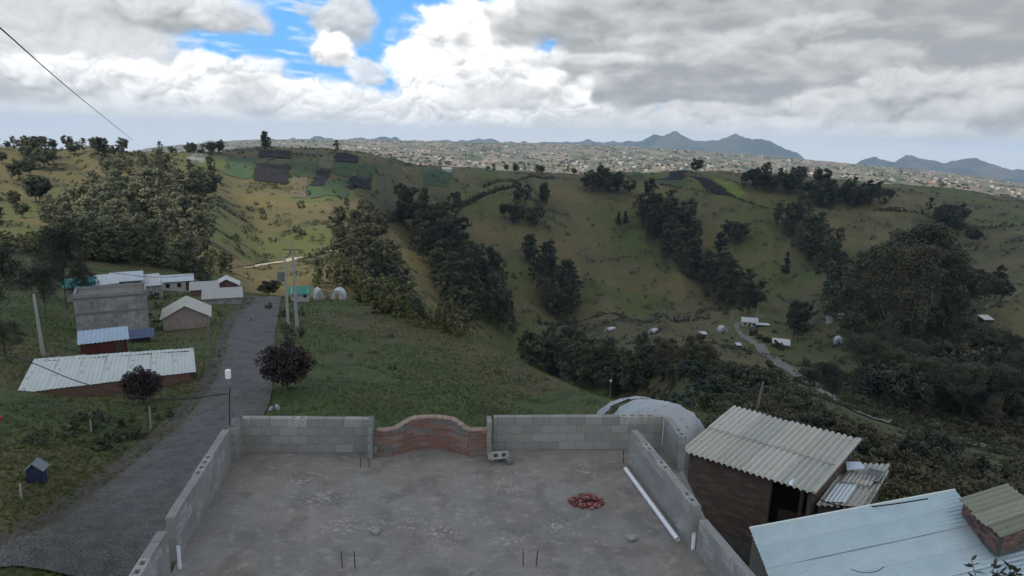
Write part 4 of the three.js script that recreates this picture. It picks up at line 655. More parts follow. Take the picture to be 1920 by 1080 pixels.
// a house: foot of its near wall at a place in the picture; front along local x, depth to local -z
function house(name, label, u, v, turn, W, D, H, roof, wall, o = {}) {
  const p = o.at || hit(u, v, 20); let gy = 1e9; for (const [x, z] of [[-W / 2, 0], [W / 2, 0], [-W / 2, -D], [W / 2, -D]]) gy = Math.min(gy, ground(p.x + x * Math.cos(turn) + z * Math.sin(turn), p.z - x * Math.sin(turn) + z * Math.cos(turn)));
  const t = thing(name, label, o.category || 'house', V(p.x, p.y, p.z), turn, o.group), b = gy - p.y - 0.3, T = 0.16;
  const shell = [box(W, H - b, T, 0, (H + b) / 2, -T / 2), box(W, H - b, T, 0, (H + b) / 2, -D + T / 2), box(T, H - b, D - 2 * T, -W / 2 + T / 2, (H + b) / 2, -D / 2), box(T, H - b, D - 2 * T, W / 2 - T / 2, (H + b) / 2, -D / 2)];
  const ov = o.over ?? 0.3, rise = o.rise ?? 0.8;
  const sheets = (a, bb, d, n, mat) => { for (let i = 0; i < n; i++) part(t, 'roof_sheet', corrugated(a, bb, d, o.wave || 0.25, o.amp ?? 0.025, 0.01, i / n, Math.min(1, (i + 1.04) / n), 0, 1, 0.01 * (i % 2)), mat); };
  const n = o.sheets || Math.max(2, Math.round((roof === 'gableFront' ? D : W) / 1.6));
  if (roof === 'gableFront') { // ridge runs away from the viewer
    const gs = new THREE.Shape([[-W / 2, 0], [W / 2, 0], [0, rise]].map(q => new THREE.Vector2(...q))); for (const z of [-T, -D]) { const g = new THREE.ExtrudeGeometry(gs, { depth: T, bevelEnabled: false }); g.translate(0, H, z); shell.push(g); }
    const k = ov * rise / (W / 2);
    for (const s of [-1, 1]) sheets(V(s * (W / 2 + ov), H - k, ov), V(s * (W / 2 + ov), H - k, -D - ov), V(0, H + rise + 0.02, ov), n, o.roofMat);
  } else if (roof === 'gableSide') {
    const k = ov * rise / (D / 2); const gs = new THREE.Shape([[-D / 2, 0], [D / 2, 0], [0, rise]].map(q => new THREE.Vector2(...q))); for (const x of [-W / 2, W / 2 - T]) { const g = new THREE.ExtrudeGeometry(gs, { depth: T, bevelEnabled: false }); g.rotateY(Math.PI / 2); g.translate(x, H, -D / 2); shell.push(g); }
    sheets(V(-W / 2 - ov, H - k, ov), V(W / 2 + ov, H - k, ov), V(-W / 2 - ov, H + rise + .02, -D / 2), n, o.roofMat); sheets(V(-W / 2 - ov, H - k, -D - ov), V(W / 2 + ov, H - k, -D - ov), V(-W / 2 - ov, H + rise + .02, -D / 2), n, o.roofMat);
  } else if (roof === 'shed') { // rises to the back
    shell.push(box(W, rise, T, 0, H + rise / 2 - 0.02, -D + T / 2)); const tr = new THREE.Shape([[0, 0], [D, 0], [D, rise]].map(q => new THREE.Vector2(...q))); for (const x of [-W / 2 + T, W / 2]) { const g = new THREE.ExtrudeGeometry(tr, { depth: T, bevelEnabled: false }); g.rotateY(Math.PI / 2); g.translate(x - T, H, 0); shell.push(g); }
    const k = ov * rise / D; sheets(V(-W / 2 - ov, H - k + .04, ov), V(W / 2 + ov, H - k + .04, ov), V(-W / 2 - ov, H + rise + k + .04, -D - ov), n, o.roofMat);
  } else { // flat slab with a rim
    part(t, 'roof_slab', box(W + 2 * ov, 0.18, D + 2 * ov, 0, H + 0.09, -D / 2), o.roofMat);
    part(t, 'rim', merge([box(W + 2 * ov, 0.25, 0.14, 0, H + 0.305, ov - 0.07), box(W + 2 * ov, 0.25, 0.14, 0, H + 0.305, -D - ov + 0.07), box(0.14, 0.25, D, -W / 2 - ov + 0.07, H + 0.305, -D / 2), box(0.14, 0.25, D, W / 2 + ov - 0.07, H + 0.305, -D / 2)]), wall);
  }
  part(t, 'wall', merge(shell), wall);
  for (const [x, y, w, h, kind] of o.holes || []) { const q = part(t, kind || 'window', box(w, h, 0.1, x, y, 0.0), kind === 'door' ? woodMat : std({ color: lin(0.25, 0.22, 0.2) })); if (kind !== 'door') { const g = part(q, 'pane', box(w - 0.14, h - 0.14, 0.03, x, y, 0.055), glassMat); } }
  if (o.band) part(t, 'ring_beam', box(W + 0.06, 0.22, 0.2, 0, o.band, -0.07), o.bandMat || mortarMat);
  return t;
}
const VG = 'houses of the hamlet by the road';
// long low shed with a white metal roof
{
  const a = onY(30, 738, -4.55), b = onY(366, 697, -5.6), d = onY(64, 673, -3.9), e = onY(360, 653, -4.9);
  const t = thing('long_shed', 'long low brick shed under a white corrugated metal roof, left of the road', 'shed', null, 0, undefined);
  const es = b.clone().sub(a), n = 7; // the four corners are not quite square: slope lines run from eave to ridge
  for (let i = 0; i < n; i++) { const A = a.clone().lerp(b, i / n), B = a.clone().lerp(b, (i + 1.03) / n), Dd = d.clone().lerp(e, i / n); part(t, 'roof_sheet', corrugated(A, B, Dd, 0.2, 0.011, 0.008, 0, 1, 0, 1, 0.012 * (i % 2)), roofMats.white); }
  const g0 = -9.2, inn = (p, q, k) => p.clone().lerp(q, k), w = (p, q) => quadGeo([p.clone().setY(g0), q.clone().setY(g0), q.clone().add(V(0, -.05, 0)), p.clone().add(V(0, -.05, 0))], 0.16);
  const A = inn(a, e, 0.03), B = inn(b, d, 0.03), Cc = inn(e, a, 0.03), Dd = inn(d, b, 0.03);
  part(t, 'wall', merge([w(A, B), w(B, Cc), w(Cc, Dd), w(Dd, A)]), (() => { const m = wallMats.brick.clone(); m.side = THREE.DoubleSide; return m; })());
}
house('block_house', 'tall bare grey block house with a flat roof, left of the road', 215, 627, 0.52, 5.3, 3.4, 3.2, 'flat', wallMats.block, { roofMat: std({ color: lin(0.20, 0.185, 0.155), map: grainTex }), band: 2.0, over: 0.02 });
house('tool_shed', 'small dark red shed with a shiny blue roof before the block house', 197, 664, 0.55, 2.7, 1.7, 0.9, 'shed', wallMats.red, { roofMat: roofMats.blue, rise: 0.35, over: 0.15, category: 'shed', holes: [[0.9, 0.45, 0.5, 0.85, 'door']] });
house('cottage', 'cream cottage with a pale gabled roof facing the viewer, nearest the road', 350, 617, 0.42, 3.7, 3.8, 1.15, 'gableFront', wallMats.pink, { roofMat: std({ color: lin(0.50, 0.51, 0.49), map: rep(fibreTex, 0.4) }), rise: 1.0, over: 0.25, group: VG });
house('cottage', 'low cottage with a long grey roof beside the road bend', 418, 571, 0.40, 4.2, 2.8, 0.8, 'shed', wallMats.block, { roofMat: roofMats.grey, rise: 0.55, over: 0.2, group: VG });
house('cottage', 'low cottage with a mauve-grey roof between the gabled cottages', 384, 552, 0.42, 3.5, 2.8, 0.7, 'shed', wallMats.brick, { roofMat: roofMats.grey, rise: 0.5, over: 0.2, group: VG });
house('cottage', 'small brick cottage with a white gabled roof at the top of the road', 425, 541, 0.40, 3.0, 2.6, 1.2, 'gableFront', wallMats.brick, { at: (() => { const d = atR(425, 541, 104); return d.setY(ground(d.x, d.z)); })(), roofMat: roofMats.white, rise: 0.8, over: 0.4, group: VG });
house('cottage', 'pale block cottage with a broken white roof behind the grey block house', 240, 556, 0.5, 3.2, 2.8, 2.1, 'shed', wallMats.block, { roofMat: roofMats.zinc, rise: 0.5, over: 0.35, group: VG, holes: [[-0.9, 1.2, 0.6, 0.7], [0.9, 1.2, 0.6, 0.7]] });
house('cottage', 'silver-roofed shack between the block house and the white cottage', 285, 556, 0.6, 2.3, 2.6, 1.5, 'shed', wallMats.block, { roofMat: roofMats.zinc, rise: 0.9, over: 0.2, group: VG });
house('cottage', 'white-walled cottage with dark windows at the back of the hamlet', 334, 547, 0.46, 3.9, 2.4, 1.6, 'shed', wallMats.white, { roofMat: roofMats.zinc, rise: 0.4, over: 0.3, group: VG, holes: [[-1.3, 1.0, 0.6, 0.7], [0.2, 1.0, 0.6, 0.7], [1.4, 0.8, 0.6, 1.4, 'door']] });
house('cottage', 'low shack with a turquoise roof behind the grey block house', 152, 568, 0.55, 2.7, 2.2, 1.9, 'shed', wallMats.block, { roofMat: roofMats.teal, rise: 0.5, group: VG });
house('cottage', 'low shack with a silver sheet roof above the grey block house', 200, 562, 0.75, 2.4, 2.2, 2.0, 'shed', wallMats.white, { roofMat: roofMats.zinc, rise: 0.6, group: VG });
house('cottage', 'white cottage with a green roof right of the utility poles', 563, 566, 0.3, 2.2, 2.2, 1.2, 'gableSide', wallMats.white, { roofMat: roofMats.green, rise: 0.6, group: VG, holes: [[-0.6, 0.75, 0.45, 0.45], [0.6, 0.75, 0.45, 0.45]] });
house('storehouse', 'low blue-roofed store beside the small red shed', 264, 642, 0.45, 1.3, 1.0, 0.45, 'shed', wallMats.dark, { roofMat: std({ color: lin(0.05, 0.07, 0.14), roughness: 0.6 }), rise: 0.2, category: 'shed' });
// little tunnels of white plastic
function tunnel(u, v, turn, W, L, H, label, from = 40) {
  const p = hit(u, v, from), t = thing('grow_tunnel', label, 'greenhouse', p, turn, 'white grow tunnels'), N = 14, P = [], I = [], U = [];
  const film = filmMat; for (let k = 0; k < 2; k++) for (let i = 0; i <= 6; i++) for (let j = 0; j <= N; j++) { const th = j / N * Math.PI, w = k ? 0.96 : 1; P.push(Math.cos(th) * W / 2 * w, Math.pow(Math.sin(th), 0.75) * H * w - 0.3, -i / 6 * L + (k ? 0 : 0) + 0.03 * Math.sin(i * 3 + j)); U.push(i, j); if (i < 6 && j < N) { const a = k * 7 * (N + 1) + i * (N + 1) + j; I.push(a, a + 1, a + N + 1, a + 1, a + N + 2, a + N + 1); } }
  const g = new THREE.BufferGeometry(); g.setAttribute('position', new THREE.Float32BufferAttribute(P, 3)); g.setAttribute('uv', new THREE.Float32BufferAttribute(U, 2)); g.setIndex(I); g.computeVertexNormals(); part(t, 'cover', g, film);
  const s = new THREE.Shape(); s.moveTo(-W / 2 * 0.95, -0.3); for (let j = N; j >= 0; j--) { const th = j / N * Math.PI; s.lineTo(Math.cos(th) * W / 2 * 0.95, Math.pow(Math.sin(th), 0.75) * H * 0.95 - 0.3); } const hole = new THREE.Path([[-W * 0.13, -0.25], [-W * 0.13, H * 0.5], [W * 0.13, H * 0.5], [W * 0.13, -0.25]].map(q => new THREE.Vector2(...q))); s.holes.push(hole);
  part(t, 'end_wall', new THREE.ExtrudeGeometry(s, { depth: 0.03, bevelEnabled: false }).translate(0, 0, -0.05), film); return t;
}
const filmMat = std({ color: lin(0.44, 0.46, 0.47), roughness: 0.7, side: THREE.DoubleSide });
tunnel(601, 561, 0.5, 1.2, 2, 1.6, 'upright white plastic tunnel beside the green-roofed cottage');
tunnel(632, 561, 0.1, 1.9, 2.2, 1.5, 'wider white plastic tunnel right of the green-roofed cottage');
tunnel(1138, 621, -0.9, 4.2, 5.5, 2.2, 'pale green plastic tunnel far left on the valley terrace', 150);
tunnel(1220, 625, -0.7, 4.4, 5.5, 2.3, 'grey-white plastic tunnel second from the left on the valley terrace', 150);
tunnel(1358, 622, 0.2, 4.8, 4, 2.9, 'round white plastic tunnel left of the valley road junction', 150);
tunnel(1572, 646, -0.4, 3.8, 5, 3.0, 'white plastic tunnel on the meadow right of the valley road', 120);
house('farmhouse', 'white farmhouse with a grey roof at the valley road junction', 1405, 612, -0.25, 8.5, 6, 2.6, 'gableSide', wallMats.white, { at: hit(1405, 612, 150), roofMat: roofMats.zinc, rise: 1.8, holes: [[-2.4, 1.3, 1.2, 1.2], [0, 1.0, 1.1, 2.0, 'door'], [2.4, 1.3, 1.2, 1.2]] });
house('farmhouse', 'low white-roofed farmhouse beside the middle of the valley road', 1464, 653, -0.35, 7.0, 4.5, 1.8, 'shed', wallMats.brick, { at: hit(1464, 653, 120), roofMat: roofMats.white, rise: 1.3 });
house('barn', 'long low barn right of the valley road junction', 1430, 612, -0.1, 7.0, 2.6, 0.8, 'shed', wallMats.dark, { at: hit(1430, 612, 150), roofMat: roofMats.white, rise: 0.4, category: 'barn' });
house('hut', 'small dark hut with a white roof left of the round tunnel', 1320, 630, 0.1, 3.2, 3, 1.0, 'shed', wallMats.dark, { at: hit(1320, 630, 150), roofMat: roofMats.white, rise: 0.5, category: 'hut' });
house('hut', 'tiny hut with a bluish roof below the valley road junction', 1386, 651, 0.1, 2.0, 2, 0.9, 'shed', wallMats.dark, { at: hit(1386, 651, 120), roofMat: roofMats.zinc, rise: 0.5, category: 'hut' });
house('hut', 'lone open hut with a pale blue roof on the right-hand hillside', 1853, 608, 0.1, 4.6, 4, 2.2, 'shed', wallMats.dark, { at: hit(1853, 608, 150), roofMat: roofMats.white, rise: 1.0, category: 'hut' });
house('farmhouse', 'pale farmhouse half hidden among the trees right of the valley', 1572, 598, 0.2, 7, 5, 2.2, 'gableSide', wallMats.white, { at: hit(1572, 598, 150), roofMat: roofMats.grey, rise: 1.2 });
house('farmhouse', 'farmhouse with a bright orange roof among the trees right of the valley', 1606, 592, 0.1, 6, 4, 1.8, 'gableSide', wallMats.white, { at: hit(1606, 592, 150), roofMat: std({ color: lin(0.62, 0.13, 0.05) }), rise: 1.5 });
house('farmhouse', 'white farmhouse standing high on the ridge right of the brown fields', 838, 322, 0.1, 9, 6, 2.6, 'gableSide', wallMats.white, { at: hit(838, 322, 400), roofMat: roofMats.white, rise: 1.6 });

// poles
const conc = std({ color: lin(0.42, 0.42, 0.41), map: grainTex }), wood2 = std({ color: lin(0.16, 0.13, 0.10), map: grainTex }), dark = std({ color: lin(0.02, 0.02, 0.022) });
function pole(name, label, u, v, topPx, lean, mat, o = {}) {
  const p = hit(u, v, o.from || 25), h = (v - topPx) * pxm(p) * 1.03, t = thing(name, label, 'pole', p, 0, o.group); const topP = V(lean * h, h, 0), r = o.r || 0.13;
  part(t, 'shaft', rod(V(0, -0.5, 0), topP, r, r * 0.6, 8), mat);
  if (o.arm) part(t, 'crossarm', box(1.7, 0.1, 0.1, topP.x, h - 0.7, 0), wood2);
  if (o.arm) for (const x of [-0.75, 0, 0.75]) part(t, 'insulator', new THREE.CylinderGeometry(0.05, 0.06, 0.22, 6).translate(topP.x + x, h - 0.54, 0), conc);
  if (o.box) part(t, 'transformer', new THREE.CylinderGeometry(0.28, 0.28, 0.8, 10).translate(topP.x * 0.8 - 0.38, h * o.box, 0.1), std({ color: lin(0.13, 0.17, 0.15) }));
  if (o.lamp) part(t, 'lamp_head', new THREE.SphereGeometry(o.lamp, 8, 6).translate(topP.x - 0.2, h * 0.82, 0), std({ color: lin(0.7, 0.7, 0.68) }));
  return { t, top: p.clone().add(topP) };
}
const pA = pole('utility_pole', 'taller concrete utility pole at the end of the road', 557, 613, 457, -0.015, conc, { arm: true, r: 0.17 });
const pB = pole('utility_pole', 'shorter concrete utility pole with a transformer at the end of the road', 541, 618, 481, -0.01, conc, { box: 0.72, r: 0.15 });
const pC = pole('utility_pole', 'leaning grey pole left of the block house', 82, 668, 552, -0.03, conc, { r: 0.12 });
pole('utility_pole', 'thin pole between the hamlet roofs', 305, 560, 524, 0, conc, { r: 0.08 });
pole('utility_pole', 'thin greenish post beside the road below the cottage', 399, 690, 604, -0.05, std({ color: lin(0.13, 0.16, 0.14) }), { r: 0.07 });
pole('utility_pole', 'white-headed lamp pole below the grassy slope', 1143, 750, 706, 0.03, conc, { lamp: 0.55, r: 0.2, from: 60 });
pole('utility_pole', 'leaning wooden pole above the brick shed roof', 1416, 778, 714, 0.12, std({ color: lin(0.22, 0.19, 0.155) }), { r: 0.14, from: 30 });
pole('utility_pole', 'white pole at the valley road junction', 1371, 606, 581, 0, conc, { r: 0.3, from: 150 });
pole('utility_pole', 'white pole beyond the valley farmhouse', 1419, 594, 574, 0.03, conc, { r: 0.3, from: 150 });
// wires
function wire(pts, r, label, n = 40) { return single('cable', new THREE.TubeGeometry(new THREE.CatmullRomCurve3(pts), n, r, 5, false), dark, label, 'cable'); }
wire([atR(-60, 2, 9), atR(0, 52, 12), atR(120, 158, 22), atR(250, 264, 55)], 0.011, 'thin black wire crossing the sky on the left');
const postTop = atR(428, 722, Math.hypot(5.96, 13.05));
wire([atR(-60, 650, 24), atR(50, 677, 22), atR(140, 713, 20), atR(240, 740, 18), atR(330, 749, 16), atR(427, 738, 14.35)], 0.013, 'black cable sagging from the left edge to the white-topped post');
wire([atR(-30, 466, 60), atR(60, 478, 66), atR(190, 508, 82), atR(300, 520, 96), pB.top.clone().add(V(0, -0.4, 0))], 0.03, 'dark cable running above the hamlet roofs to the utility poles');
wire([pA.top.clone().add(V(0, -0.6, 0)), pA.top.clone().lerp(pB.top, 0.5).add(V(0, -0.6, 0)), pB.top.clone().add(V(0, -0.3, 0))], 0.03, 'short cable between the two utility poles');
// the blue box with a little roof on the bank
{
  const p = hit(71, 905, 10), t = thing('roadside_shrine', 'small blue box with a grey pitched roof on the dark bank left of the road', 'shrine', p, 0.25), k = pxm(p);
  const w = 26 * k, h = 30 * k; part(t, 'body', new RoundedBoxGeometry(w, h, w * 0.8, 1, 0.02).translate(0, h / 2, 0), std({ color: lin(0.016, 0.022, 0.065), roughness: 0.7 }));
  const rs = std({ color: lin(0.16, 0.19, 0.2), roughness: 0.5 }); for (const s of [-1, 1]) { const g = box(w * 0.95, 0.02, w * 1.1); g.rotateZ(-s * 0.75); g.translate(s * w * 0.32, h + w * 0.25, 0); part(t, 'roof_panel', g, rs); }
  part(t, 'gable', (() => { const s = new THREE.Shape([[-w * 0.5, 0], [w * 0.5, 0], [0, w * 0.5]].map(q => new THREE.Vector2(...q))); return new THREE.ExtrudeGeometry(s, { depth: w * 0.7, bevelEnabled: false }).translate(0, h, -w * 0.35); })(), std({ color: lin(0.03, 0.035, 0.05) }));
}
// fence posts and a sack by the road
for (const [u, v, top, label] of [[171, 812, 785, 'thin grey fence post on the bank below the long shed'], [411, 672, 655, 'short dark post at the road edge'], [40, 935, 905, 'thin pale stick at the foot of the bank'], [283, 805, 760, 'thin stake under the left dark red tree']]) { const p = hit(u, v, 10), h = (v - top) * pxm(p); single('fence_post', rod(p.clone().add(V(0, -0.1, 0)), p.clone().add(V(0.02, h, 0)), 0.03, 0.025, 6), u === 411 ? dark : conc, label, 'post'); }
{ const p = hit(514, 770, 20); const t = thing('feed_sack', 'pair of white sacks left at the road edge behind the parapet', 'sack', p); for (const s of [-1, 1]) { const g = new THREE.SphereGeometry(0.13, 10, 8); g.scale(0.8, 1.3, 0.7); g.rotateZ(0.4 * s); g.translate(0.15 * s, 0.1 + 0.05 * s, 0); part(t, 'sack', g, std({ color: lin(0.34, 0.34, 0.38) })); } }
{ const p = hit(-4, 800, 15), g = new THREE.SphereGeometry(0.15, 10, 8); g.scale(1, 1.2, 1); g.translate(p.x, p.y + 0.3, p.z); single('red_drum', g, std({ color: lin(0.45, 0.03, 0.02), roughness: 0.6 }), 'rounded red container at the left edge', 'container'); }
// ---------- vegetation ----------
function crownGeo(kind, sd, clumps, per, leaf) { // unit height tree, crown made of leaf sprays gathered in clumps
  reseed(sd); const P = [], N = [], C = []; const c = V(0, 0, 0), a = V(0, 0, 0), b = V(0, 0, 0), d = V(0, 0, 0), nn = V(0, 0, 0);
  const lob = []; for (let i = 0; i < clumps; i++) {
    let y, r, th = rr(0, 6.283);
    if (kind === 'euc') { y = mix(clumps > 60 ? 0.14 : 0.22, 0.98, Math.pow(rnd(), 0.8)); const w = 0.19 * Math.sin(clamp((y - (clumps > 60 ? 0.02 : 0.12)) / (clumps > 60 ? 1.02 : 0.93)) * Math.PI) ** 0.7 + 0.02; r = w * Math.sqrt(rnd()) * rr(0.7, 1.25); }
    else if (kind === 'round') { const q = Math.acos(rr(-1, 1)), rad = Math.cbrt(rnd()) * 0.36; y = 0.62 + Math.cos(q) * rad * 0.92; r = Math.sin(q) * rad; }
    else if (kind === 'cone') { y = mix(0.08, 0.98, Math.pow(rnd(), 1.2)); r = (1 - y) * 0.26 * Math.sqrt(rnd()) + 0.01; }
    else if (kind === 'wide') { y = mix(0.38, 0.98, Math.sqrt(rnd())); r = 0.40 * Math.sin(clamp((y - 0.25) / 0.82) * Math.PI) ** 0.6 * Math.sqrt(rnd()); }
    else { const q = Math.acos(rr(-0.2, 1)), rad = Math.cbrt(rnd()) * 0.55; y = 0.12 + Math.cos(q) * rad * 1.5; r = Math.sin(q) * rad; }
    lob.push([Math.cos(th) * r, y, Math.sin(th) * r, (kind === 'round' || kind === 'bush' ? 0.12 : kind === 'wide' ? 0.085 : 0.065) * rr(0.6, 1.25), rr(0.68, 1.25)]);
  }
  for (const [x, y, z, R, tone] of lob) for (let k = 0; k < per; k++) {
    const q = Math.acos(rr(-1, 1)), t = rr(0, 6.283), rad = R * Math.cbrt(rnd()); c.set(x + Math.sin(q) * Math.cos(t) * rad, y + Math.cos(q) * rad * 0.8, z + Math.sin(q) * Math.sin(t) * rad);
    const s = leaf * rr(0.6, 1.4); a.set(rr(-1, 1), rr(-1, 0.6), rr(-1, 1)).normalize(); b.set(rr(-1, 1), rr(-.6, .6), rr(-1, 1)).normalize(); d.crossVectors(a, b).normalize(); b.crossVectors(d, a);
    nn.copy(d); if (nn.y < 0) nn.negate(); nn.multiplyScalar(0.6).add(V(c.x - x * 0.6, (c.y - y) * 1.0, c.z - z * 0.6).multiplyScalar(0.5 / R)).normalize(); 
    const tn = tone * rr(0.8, 1.2);
    const fl = d.dot(nn) < 0 ? -1 : 1; for (const [u, v] of [[1, 0], [-0.5, 0.55 * fl], [-0.5, -0.55 * fl]]) { P.push(c.x + (a.x * u + b.x * v) * s, c.y + (a.y * u + b.y * v) * s, c.z + (a.z * u + b.z * v) * s); N.push(nn.x, nn.y, nn.z); C.push(tn, tn, tn); }
  }
  const g = new THREE.BufferGeometry(); g.setAttribute('position', new THREE.Float32BufferAttribute(P, 3)); g.setAttribute('normal', new THREE.Float32BufferAttribute(N, 3)); g.setAttribute('color', new THREE.Float32BufferAttribute(C, 3)); return { g, lob };
}
function trunkGeo(lob, h0, r, n) { const l = [rod(V(0, -0.12, 0), V(0.01, h0 * 0.55, 0.005), r, r * 0.75, 6), rod(V(0.01, h0 * 0.55, 0.005), V(0, h0, 0), r * 0.75, r * 0.25, 6)]; for (let i = 0; i < n && i < lob.length; i++) { const [x, y, z] = lob[i]; l.push(rod(V(0, Math.max(0.12, y * 0.6 - 0.06), 0), V(x, y, z), r * 0.4, r * 0.12, 4)); } return merge(l); }
function kindOf(kind, sds, clumps, per, leaf, h0, r, nb) { return sds.map(s => { const { g, lob } = crownGeo(kind, s, clumps, per, leaf); return { crown: g, trunk: trunkGeo(lob, h0, r, nb) }; }); }
const KIND = {
  euc: kindOf('euc', [11, 12, 13, 14, 15], 46, 70, 0.021, 0.9, 0.010, 10),
  big: kindOf('euc', [21, 22, 23], 130, 110, 0.0105, 0.92, 0.008, 26),
  wide: kindOf('wide', [71, 72, 73], 130, 110, 0.0115, 0.8, 0.012, 26),
  round: kindOf('round', [31, 32, 33], 34, 70, 0.042, 0.6, 0.02, 8),
  ball: kindOf('round', [41, 42], 80, 110, 0.026, 0.55, 0.016, 12),
  cone: kindOf('cone', [51, 52], 50, 60, 0.032, 0.95, 0.02, 0),
  bush: kindOf('bush', [61, 62, 63], 22, 70, 0.06, 0.3, 0.02, 6),
};
const leafMat = (c) => std({ color: lin(...c), vertexColors: true, roughness: 0.85, side: THREE.DoubleSide });
const LEAF = { dark: [[0.076, 0.086, 0.048], [0.086, 0.096, 0.052], [0.068, 0.080, 0.046]].map(leafMat), mid: [[0.098, 0.110, 0.066], [0.088, 0.102, 0.063], [0.112, 0.115, 0.070]].map(leafMat), light: [[0.15, 0.165, 0.06], [0.135, 0.165, 0.055], [0.17, 0.16, 0.07]].map(leafMat), brown: [[0.092, 0.088, 0.050], [0.102, 0.093, 0.054]].map(leafMat), grey: [[0.17, 0.182, 0.118], [0.15, 0.165, 0.11], [0.19, 0.19, 0.12]].map(leafMat), wine: [[0.040, 0.026, 0.028]].map(leafMat), teal: [[0.05, 0.075, 0.06], [0.042, 0.065, 0.052]].map(leafMat), black: [[0.040, 0.048, 0.032]].map(leafMat) };  // grey: eucalyptus grey-green made paler, sunlight and haze put into the leaf colour
const LEAF_SOLID = std({ color: lin(0.03, 0.04, 0.026), roughness: 0.6 });
const bark = std({ color: lin(0.075, 0.062, 0.05), roughness: 1 }), barkPale = std({ color: lin(0.17, 0.15, 0.125), roughness: 1 });
let treeCount = 0;
function tree(name, label, category, group, p, h, kind, leaf, o = {}) {
  const k = KIND[kind][Math.floor(rnd() * KIND[kind].length)], t = thing(name, label, category, p, rr(0, 6.28), group), w = (o.w || 1) * rr(0.88, 1.15); t.scale.set(h * w, h, h * w); treeCount++;
  part(t, 'crown', k.crown, LEAF[leaf][Math.floor(rnd() * LEAF[leaf].length)]); part(t, kind === 'bush' ? 'stems' : 'trunk', k.trunk, o.bark || bark); return t;
}
// stands of trees: base line from (u0, v0) to (u1, v1), spread in pixels, number, height in pixels
const ORD = ['leftmost ', 'second from left ', 'third from left ', 'fourth from left ', 'fifth from left ', 'sixth from left ', 'seventh from left ', 'eighth from left ', 'ninth from left ', 'tenth from left '];
const fills = { euc: [], round: [] };
const TRACK = [[1376, 607], [1390, 625], [1420, 645], [1450, 672], [1505, 710], [1565, 748], [1633, 781], [1700, 800]];
function hidesTrack(u, v, h) { for (let i = 0; i < TRACK.length - 1; i++) { const [a, b] = TRACK[i], [c, d] = TRACK[i + 1]; if (u >= a - 9 && u <= c + 9) { const t = mix(b, d, clamp((u - a) / (c - a))); return v > t - 3 && v - h * 1.15 < t + 7; } } if (u > 1785 && u < 1895) { const t = mix(822, 850, (u - 1790) / 100); return v > t - 3 && v - h * 1.15 < t + 6; } return false; } // keep the valley road open
function stand(name, label, category, group, u0, v0, u1, v1, spU, spV, n, h0, h1, kind, leaf, o = {}) {
  reseed(Math.round(u0 * 13 + v0 * 7 + n)); const spots = []; let tries = 0;
  const spot = () => { for (let tr = 0; tr < 12; tr++) { const q = rnd(), u = mix(u0, u1, q) + rr(-spU, spU), v = mix(v0, v1, q) + rr(-spV, spV), p = hit(u, v, o.from || 150); if (!o.keep && (hidesTrack(u - 6, v, (h0 + h1) / 2) || hidesTrack(u + 6, v, (h0 + h1) / 2))) continue; p.y -= 0.2; return [u, p]; } return [0, V(0, 0, 9999)]; };
  while (spots.length < n && tries++ < n * 6) { const s = spot(); if (hypot(s[1]) < 3000) spots.push(s); }
  spots.sort((a, b) => a[0] - b[0]);
  const nm = category === 'bush' ? 'bush' : category === 'shrub' ? 'shrub' : name;
  spots.forEach(([u, p], i) => tree(nm, n > 1 && n <= 9 ? ORD[i] + label.replace(/^(dark |tall |thin |low |green |small |brownish )/, '$1') : label, category, group, p, rr(h0, h1) * pxm(p), Array.isArray(kind) ? kind[i % kind.length] : kind, Array.isArray(leaf) ? leaf[i % leaf.length] : leaf, o));
  for (let i = 0; i < (o.fill || 0); i++) { const [, p] = spot(); if (hypot(p) > 3000) continue; const h = rr(h0 * 0.5, h1 * 0.85) * pxm(p); (o.pale ? fills.round : fills.euc).push([p, h * 1.15, h, rr(0.75, 1.2)]); }
}
const E = 'eucalyptus_tree', B = 'broadleaf_tree';
// left-hand hillside
stand(E, 'grey-green eucalyptus in the hazy wood on the left hillside', 'tree', 'eucalyptus wood on the left hillside', 130, 480, 330, 500, 70, 22, 18, 60, 95, 'euc', ['grey', 'grey', 'mid'], { fill: 40, pale: true });
stand(E, 'grey-green eucalyptus in the hazy wood on the left hillside', 'tree', 'eucalyptus wood on the left hillside', 150, 430, 330, 440, 85, 22, 20, 50, 80, 'euc', ['grey', 'grey', 'mid'], { fill: 44, pale: true });
stand(E, 'grey-green eucalyptus in the hazy wood on the left hillside', 'tree', 'eucalyptus wood on the left hillside', 200, 370, 350, 390, 60, 25, 18, 45, 68, 'euc', ['grey', 'mid', 'grey'], { fill: 36, pale: true });
stand(E, 'grey-green eucalyptus in the hazy wood on the left hillside', 'tree', 'eucalyptus wood on the left hillside', 220, 320, 300, 330, 60, 12, 10, 35, 50, 'euc', ['grey', 'mid'], { fill: 14, pale: true });
stand(B, 'dark bushy tree in the gully between the left wood and the bare slope', 'tree', 'dark gully trees on the left', 370, 390, 405, 345, 28, 18, 14, 32, 50, ['round', 'euc'], 'dark');
stand(B, 'dark tree among the scattered trees at the far left edge', 'tree', 'scattered trees at the far left edge', 10, 330, 90, 300, 35, 24, 16, 24, 42, ['round', 'euc'], ['dark', 'mid']);
stand(B, 'dark leafy tree on the slope at the far left edge', 'tree', 'leafy trees low at the far left edge', 10, 430, 60, 360, 25, 14, 6, 26, 44, ['round', 'euc'], ['dark']);
stand(B, 'dark twin-topped tree beside the path on the far left slope', 'tree', 'dark twin trees on the far left slope', 66, 378, 90, 376, 3, 2, 3, 40, 50, 'round', 'black');
stand(E, 'slender tree on the left skyline', 'tree', 'trees along the left skyline', 10, 282, 240, 288, 18, 6, 24, 14, 30, ['euc', 'round'], 'dark');
